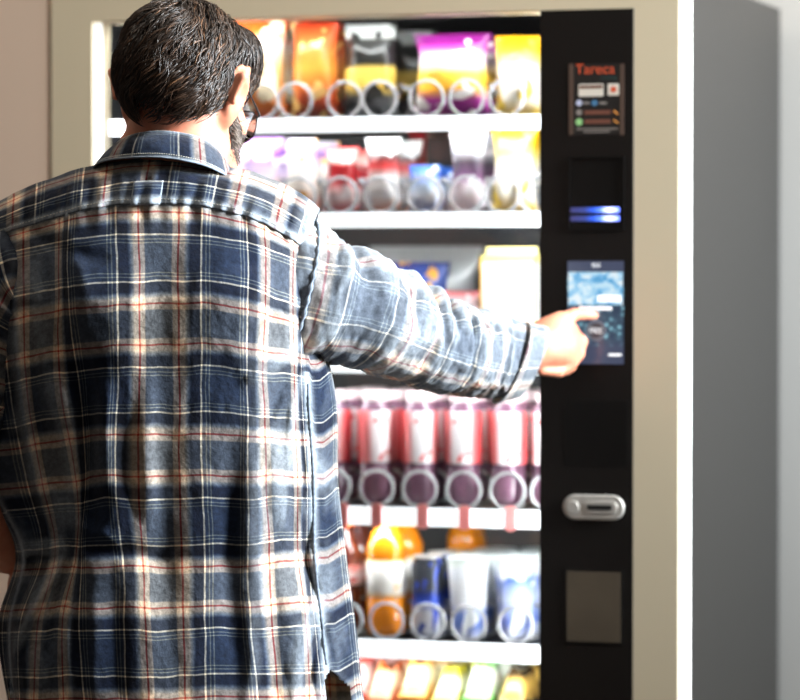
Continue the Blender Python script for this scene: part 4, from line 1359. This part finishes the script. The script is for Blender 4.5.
# ---- sleeves
def sleeve(ctrl, nv, nu, uoff, voff, folds_amp, seed, u_sgn=1.0, folds=(), lat=(0,)):
    """ctrl rows: px, py, depth, radius across, radius in depth, tilt of the ring"""
    ctrl = np.array(ctrl, float)
    C = Lp(ctrl[:, 0], ctrl[:, 1], ctrl[:, 2])
    k = np.arange(len(ctrl))
    t = np.linspace(0, len(ctrl) - 1, nv)
    Cc = catmull(k, C, t); ra = catmull(k, ctrl[:, 3], t); rb = catmull(k, ctrl[:, 4], t); tw = catmull(k, ctrl[:, 5], t)
    tg = np.gradient(Cc, axis=0); tg /= np.linalg.norm(tg, axis=1)[:, None]
    # rings lean with the extra tilt so the first follows the armhole and the last the cuff
    th = np.linspace(0, 2 * PI, nu)
    P = np.zeros((nv, nu, 3)); uu = np.zeros((nv, nu)); vv = np.zeros((nv, nu))
    s = np.concatenate([[0], np.cumsum(np.linalg.norm(np.diff(Cc, axis=0), axis=1))])
    rmean = ra.mean()
    cc = []
    for i in range(nv):
        w_ = np.interp(t[i], np.linspace(0, len(ctrl) - 1, len(lat)), lat)
        n = tg[i] * (1 - w_) + np.array([.95, .25, -.22]) * w_; n /= np.linalg.norm(n)
        up = np.array([0, 0, 1.0]); a = up - n * (up @ n); a /= np.linalg.norm(a)      # up the ring
        b = np.cross(n, a)                                                              # towards the camera or away
        if b[1] > 0: b = -b
        a2 = a * math.cos(tw[i]) + n * math.sin(tw[i])
        P[i] = Cc[i] + ra[i] * np.cos(th)[:, None] * a2 + rb[i] * np.sin(th)[:, None] * b
        uu[i] = th * rmean * .96
        vv[i] = s[i] + ra[i] * np.cos(th) * math.sin(tw[i])
    N_ = P - Cc[:, None, :]; N_ /= np.linalg.norm(N_, axis=-1)[..., None]
    cs, sn = np.cos(th), np.sin(th)
    co = np.stack([np.broadcast_to(cs * 1.0, (nv, nu)), np.broadcast_to(sn * 1.0, (nv, nu)), vv * 26], -1).reshape(-1, 3) + seed
    n1 = fbm(co, (.8, .8, 1), 4).reshape(nv, nu)
    n2 = fbm(co * 2.6 + 5, (.6, .6, 1), 3).reshape(nv, nu)
    amp = np.interp(t, np.linspace(0, len(ctrl) - 1, len(folds_amp)), folds_amp)[:, None]
    d = amp * (1.0 * (np.abs(n1) * -1.6 + .45) + .42 * n2)
    for (v0, th0, slope, wv, wt, a_) in folds:
        dth = (th - th0 + PI) % (2 * PI) - PI
        d += a_ * np.exp(-((vv - v0 - slope * dth[None, :]) / wv) ** 2) * np.exp(-(dth / wt) ** 2)[None, :]
    P = P + N_ * d[..., None]
    UV = np.stack([uu * u_sgn + uoff, vv + voff], -1)
    return P, UV, vv, d


# fold list: place along the arm, angle on the ring (0 top, pi/2 towards the camera), slant, width, spread, height
FR = [(.055, .2, .02, .012, .8, .008), (.085, .5, .025, .010, .7, -.008), (.115, .15, .02, .013, .7, .008), (.145, .5, .02, .009, .8, -.008),
      (.178, .2, .01, .014, .7, .010), (.205, .4, .02, .007, .9, -.012), (.228, .3, .01, .009, .9, .008), (.245, .5, .01, .005, .8, -.010), (.262, .5, .01, .007, 1.0, .007), (.280, .7, .008, .005, .9, -.009), (.300, .6, .0, .008, 1.0, .005), (.318, .5, .0, .005, .9, -.006),
      (.03, 1.6, -.02, .014, .6, -.008), (.06, 2.2, -.02, .014, .6, .007), (.10, 2.0, -.03, .02, .6, -.006), (.17, 1.9, -.03, .02, .7, .004)]
ctrlR = [(272, 288, 4.290, .090, .062, .05), (306, 295, 4.296, .0855, .075, .02), (356, 311, 4.325, .0725, .069, 0), (405, 333, 4.38, .0640, .060, 0), (447, 348, 4.435, .0600, .056, 0), (482, 355, 4.50, .0575, .052, .0), (506, 359, 4.550, .0530, .046, .0), (525, 359, 4.588, .0465, .040, .0)]
Ps, UVs, vv, ds = sleeve(ctrlR, 230, 150, -.012, -.02, [.002, .006, .006, .006, .006, .005, .003], 3.1, folds=FR, lat=(.5, .1, 0, 0, .2, .6, .9, 1))
wsl = np.clip(.22 + .6 * np.exp(-((vv - vv.min()) / .012) ** 2) + .5 * np.clip(ds / .008, 0, 1), 0, 1)  # overall paling: part worn cloth, part strong light put into the colour
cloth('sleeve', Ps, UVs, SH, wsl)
# armhole seam with puckers
ring = Ps[27]
rr = .0026 + .0010 * np.sin(np.arange(150) * 1.3)
sm = MB(); sm.tube(ring[:-1] + (ring[:-1] - ring[:-1].mean(0)) * .012, rr[:-1], 6, closed=True)
local(sm).build('armhole_seam', M_seam, SH, smooth=True)
# cuff: open band, turned, wider than the sleeve it ends
ctrlK = [(511, 363, 4.560, .0595, .0545, .16), (517, 361.5, 4.572, .0565, .0515, .16), (524, 362, 4.585, .0540, .0480, .16), (531, 362, 4.597, .0515, .0455, .18)]
Pk, UVk, vk, dk_ = sleeve(ctrlK, 36, 120, .02, .30, [.002, .002, .002], 8.4, lat=(1, 1))
wk = np.clip(.3 + .8 * np.exp(-((vk - vk.min()) / .004) ** 2) + .8 * np.exp(-((vk - vk.max()) / .006) ** 2), 0, 1)
cloth('cuff', Pk, UVk, SH, wk, thick=.0028)
ctrlL = [(44, 282, 4.295, .086, .062, .1), (10, 292, 4.298, .084, .074, .05), (-22, 345, 4.295, .068, .065, 0), (-42, 420, 4.290, .060, .058, 0), (-58, 500, 4.298, .056, .056, 0)]
Pl, UVl2, vl, dl_ = sleeve(ctrlL, 120, 100, .03, .02, [.002, .006, .006, .006], 13.0)
cloth('sleeve', Pl, UVl2, SH, np.clip(.4 * np.clip(dl_ / .008, 0, 1), 0, 1))

# ------------------------------------------------------------------ hair, beard, glasses
m_hair, nt, N, L, P = new_mat('dark brown hair')
P.inputs['Roughness'].default_value = .42
P.inputs['Specular IOR Level'].default_value = .45
at = N.new('ShaderNodeAttribute'); at.attribute_name = 'tone'
rp = N.new('ShaderNodeValToRGB'); ramp_fill(rp, [(0, S(20, 14, 11)), (.5, S(40, 28, 20)), (.85, S(72, 50, 35)), (1, S(106, 74, 50))])
L.new(at.outputs['Fac'], rp.inputs[0]); L.new(rp.outputs[0], P.inputs['Base Color'])
m_beard, nt, N, L, P = new_mat('grey brown beard')
P.inputs['Roughness'].default_value = .5
at = N.new('ShaderNodeAttribute'); at.attribute_name = 'tone'
rp = N.new('ShaderNodeValToRGB'); ramp_fill(rp, [(0, S(34, 26, 22)), (.5, S(70, 56, 48)), (.8, S(120, 104, 92)), (1, S(186, 172, 160))])
L.new(at.outputs['Fac'], rp.inputs[0]); L.new(rp.outputs[0], P.inputs['Base Color'])

hair_prims = [ell_(H(0, -.010, .036), (.0735, .095, .081), HR, .02), ell_(H(.003, -.055, .002), (.056, .047, .060), HR, .03), ell_(H(0, .035, .052), (.071, .060, .060), HR, .02),
              ell_(H(.045, .03, .060), (.033, .048, .036), HR, .02), ell_(H(-.042, .03, .052), (.032, .048, .040), HR, .02)]


def to_head(Pw):
    return (Pw - HO) @ HR


def hairline(q):
    """height above which the scalp carries hair, by position round the head"""
    y = q[..., 1]; x = np.abs(q[..., 0])
    base = np.interp(y, [-.12, -.07, -.045, -.028, -.012, .022, .03, .055, .075, .10], [-.021, -.021, -.018, -.004, .018, .034, .026, .030, .075, .085])
    return np.where(x < .045, np.where(y < 0, -.021, base), base)


def flow(q):
    """direction the hair lies, head frame"""
    cr = np.array([-.012, -.05, .12])
    d = q - cr
    sw = np.stack([-d[..., 1], d[..., 0], np.zeros(d.shape[:-1])], -1)
    d = d / (np.linalg.norm(d, axis=-1)[..., None] + 1e-6) + sw / (np.linalg.norm(sw, axis=-1)[..., None] + 1e-6) * -.45
    top = np.clip((q[..., 2] - .06) / .05, 0, 1)[..., None] * np.clip((q[..., 1] + .06) / .05, 0, 1)[..., None]
    d = d * (1 - top) + top * np.array([.75, -.55, 0])
    low = np.clip((.03 - q[..., 2]) / .05, 0, 1)[..., None]
    d = d + low * np.array([-.25, 0, -.6])
    return d


V, F = surface(hair_prims, .0032)
q = to_head(V)
ok = q[:, 2] > hairline(q) + .004 * np.sin(q[:, 0] * 420) - .002
fk = ok[F].all(1)
used = np.unique(F[fk]); re = -np.ones(len(V), int); re[used] = np.arange(len(used))
Vh, Fh = V[used], re[F[fk]]


def sdf_grad(prims, P, e=.0015):
    g = np.stack([sdf_eval(prims, P + np.eye(3)[k] * e) - sdf_eval(prims, P - np.eye(3)[k] * e) for k in range(3)], -1)
    return g / (np.linalg.norm(g, axis=-1)[..., None] + 1e-9)


def strands(prims, roots, flow_fn, n_seg, length, lift, rad, waves, jitter, rs):
    """locks of hair that hug the surface; returns vertices, faces, tone"""
    n = len(roots)
    P = roots.copy()
    ph = rs.uniform(0, 6.3, n)
    big = np.array([mnoise.noise(Vector(p * 22)) for p in roots])
    tuft = np.array([mnoise.noise(Vector((p[0] * 42, p[1] * 42, p[2] * 30))) for p in roots])
    ln = length * rs.uniform(.6, 1.25, n)
    path = [P.copy()]
    jit = rs.normal(0, jitter, (n, 3))
    for k in range(n_seg):
        nrm = sdf_grad(prims, P)
        d = flow_fn(to_head(P)) @ HR.T + jit
        d -= nrm * (d * nrm).sum(1)[:, None]
        d /= np.linalg.norm(d, axis=1)[:, None] + 1e-9
        sd = np.cross(nrm, d)
        u = k / n_seg
        d = d + sd * (waves * np.sin(ph * .35 + big * 5 + u * 5.2))[:, None]
        d /= np.linalg.norm(d, axis=1)[:, None]
        P = P + d * (ln / n_seg)[:, None]
        want = .0075 * tuft + lift * math.sin(min(1, u * 1.25) * PI * .62) * (0.6 + .8 * (big + .5).clip(0, 1)) + lift * .25 * np.sin(ph + u * 7)
        s = sdf_eval(prims, P)
        P = P + nrm * np.clip(want - s, -.004, .004)[:, None]
        path.append(P.copy())
    path = np.array(path)                       # seg+1, n, 3
    m = n_seg + 1
    tg = np.gradient(path, axis=0)
    nrm = sdf_grad(prims, path.reshape(-1, 3)).reshape(path.shape)
    sd = np.cross(tg, nrm); sd /= np.linalg.norm(sd, axis=-1)[..., None] + 1e-9
    up = np.cross(sd, tg); up /= np.linalg.norm(up, axis=-1)[..., None] + 1e-9
    u = np.linspace(0, 1, m)
    prof = (np.minimum(1, .55 + u * 2) * np.sqrt(np.clip(1 - u ** 2.2, 0.002, 1)))[:, None, None]
    rv = (rad * rs.uniform(.6, 1.4, n))[None, :, None]
    vs = np.stack([path + sd * rv * prof, path + up * rv * prof * .8, path - sd * rv * prof, path - up * rv * prof * .8], 2)   # m,n,4,3
    idx = np.arange(m * n * 4).reshape(m, n, 4)
    f = []
    for a in range(4):
        b = (a + 1) % 4
        f.append(np.stack([idx[:-1, :, a], idx[:-1, :, b], idx[1:, :, b], idx[1:, :, a]], -1).reshape(-1, 4))
    tone = np.clip(.42 + .22 * rs.normal(size=n) + .25 * big, 0, 1)
    tone = np.broadcast_to(tone[None, :, None], (m, n, 4)) + np.linspace(-.12, .12, m)[:, None, None]
    return vs.reshape(-1, 3), np.concatenate(f), np.clip(tone, 0, 1).ravel()


rs = np.random.default_rng(11)


def seeds(V, F, n):
    a, b, c = V[F[:, 0]], V[F[:, 1]], V[F[:, 2]]
    ar = np.linalg.norm(np.cross(b - a, c - a), axis=1)
    i = rs.choice(len(F), n, p=ar / ar.sum())
    u, v = rs.random((n, 1)), rs.random((n, 1))
    d = V[F[i, 3]]
    return (a[i] * (1 - u) + b[i] * u) * (1 - v) + (d * (1 - u) + c[i] * u) * v


roots = seeds(Vh, Fh, 5200)
Vs, Fs, Ts = strands(hair_prims, roots, flow, 12, .056, .0055, .00110, .55, .12, rs)
mb = MB(); mb.add(Vh - 0, Fh); mb.add(Vs, Fs)
hair = local(mb).build('hair', m_hair, man, smooth=True)
a_ = hair.data.attributes.new('tone', 'FLOAT', 'POINT')
a_.data.foreach_set('value', np.concatenate([np.full(len(Vh), .12), Ts]).astype(np.float32))

# beard on the jaw
Vb, Fb = surface(head + neck, .0030)
qb = to_head(Vb)
jz = np.interp(qb[:, 1], [-.01, .012, .03, .06, .12], [-.075, .028, .000, -.026, -.032])
okb = (qb[:, 2] < jz) & (qb[:, 1] > .012) & (qb[:, 2] > -.135) & (qb[:, 2] > -.118 + (.055 - qb[:, 1]) * .7)
okb &= ~((np.abs(qb[:, 0]) < .024) & (qb[:, 2] > -.068) & (qb[:, 2] < -.044) & (qb[:, 1] > .08))
fk = okb[Fb].all(1)
used = np.unique(Fb[fk]); re = -np.ones(len(Vb), int); re[used] = np.arange(len(used))
hn = sdf_grad(head + neck, Vb[used])
Vp, Fp_ = Vb[used] + hn * .0016, re[Fb[fk]]
rt_ = seeds(Vp, Fp_, 2600)


def bflow(q):
    d = np.zeros(q.shape) + np.array([0, .25, -1.0])
    return d


Vs, Fs, Ts = strands(head + neck, rt_, bflow, 4, .015, .007, .00055, .4, .5, rs)
mb = MB(); mb.add(Vp, Fp_); mb.add(Vs, Fs)
bd = local(mb).build('beard', m_beard, man, smooth=True)
a_ = bd.data.attributes.new('tone', 'FLOAT', 'POINT')
a_.data.foreach_set('value', np.concatenate([np.full(len(Vp), .25), np.clip(Ts * 1.25, 0, 1)]).astype(np.float32))

# glasses
m_fr = mat('dark spectacle metal', S(34, 32, 36), .3, metal=.5)
m_lens = glass_mat('spectacle lens', tint=(.93, .95, 1, 1), ior=1.08)
gz, gy = -.006, .119


def rim(s):
    th = np.linspace(0, 2 * PI, 48, endpoint=False)
    e = 2.6
    x = np.sign(np.cos(th)) * np.abs(np.cos(th)) ** (2 / e) * .029
    z = np.sign(np.sin(th)) * np.abs(np.sin(th)) ** (2 / e) * .022
    return np.array([H(s * .040 + a, gy - .5 * (abs(s * .040 + a) - .01) ** 2 * 12, gz + b) for a, b in zip(x, z)])


fm = MB()
for s in (1, -1):
    fm.tube(rim(s), .0011, 8, closed=True)
fm.tube([H(-.010, gy, gz + .008), H(0, gy + .002, gz + .010), H(.010, gy, gz + .008)], .0014, 8)
gfr = local(fm).build('eyeglasses', m_fr, man, smooth=True)
for s in (1, -1):
    r_ = rim(s); c = r_.mean(0)
    mb = MB(); mb.add(np.vstack([r_, c]), [(i, (i + 1) % 48, 48) for i in range(48)])
    o = local(mb).build('lens', m_lens, (man, gfr), smooth=True)
    md = o.modifiers.new('Solidify', 'SOLIDIFY'); md.thickness = .0012
    tb = MB()
    tb.tube([H(s * .069, gy - .021, gz + .010), H(s * .074, gy - .027, gz + .011), H(s * .079, .06, gz + .014), H(s * .081, .02, gz + .022), H(s * .079, -.006, gz + .026), H(s * .078, -.025, gz + .008)], .0014, 8)
    local(tb).build('temple', m_fr, (man, gfr), smooth=True)

# ------------------------------------------------------------------ light
W = bpy.data.worlds.new('World'); SC.world = W
W.use_nodes = True
W.node_tree.nodes['Background'].inputs[0].default_value = (1.0, .96, .92, 1)
W.node_tree.nodes['Background'].inputs[1].default_value = .09


def area(name, loc, aim, sx, sy, power, col, spread=180):
    l = bpy.data.lights.new(name, 'AREA'); l.shape = 'RECTANGLE'; l.size = sx; l.size_y = sy; l.energy = power; l.color = col
    l.spread = math.radians(spread)
    o = bpy.data.objects.new(name, l); COL.objects.link(o)
    o.location = loc
    o.rotation_euler = (Vector(aim) - Vector(loc)).to_track_quat('-Z', 'Y').to_euler()
    return o


area('window_daylight', (2.3, -.30, 2.35), (-.6, -.5, 1.4), .9, 1.2, 70, (.86, .94, 1.0), 62)
area('ceiling_lamp', (.75, .42, 2.86), (.75, .5, 0), .8, .25, 22, (1.0, .97, .92))
area('ceiling_lamp', (-.6, -4.6, 2.85), (-.6, -3.0, 0), 2.4, 1.2, 12, (1.0, .88, .74))
area('ceiling_lamp', (-.3, -.80, 2.86), (-.3, -.7, 0), 2.0, .5, 15, (1.0, .91, .79))

# ------------------------------------------------------------------ camera
cd = bpy.data.cameras.new('Camera')
cd.sensor_width = 36.0
cd.lens = FPX / 800.0 * 36.0
cd.clip_end = 60
cam = bpy.data.objects.new('Camera', cd); COL.objects.link(cam)
cam.location = (CXY[0], CXY[1], CAMZ)
cam.rotation_euler = (math.radians(90) - PIT, 0, YAW)
cd.dof.use_dof = True
cd.dof.focus_distance = 4.19
cd.dof.aperture_fstop = 2.9
SC.camera = cam
SC.view_settings.view_transform = 'Standard'
SC.view_settings.look = 'None'
SC.view_settings.exposure = 0.0
SC.view_settings.gamma = 1.0
SC.view_settings.use_curve_mapping = False
try:
    SC.cycles.use_denoising = True
    SC.cycles.sample_clamp_indirect = 6.0
except Exception:
    pass
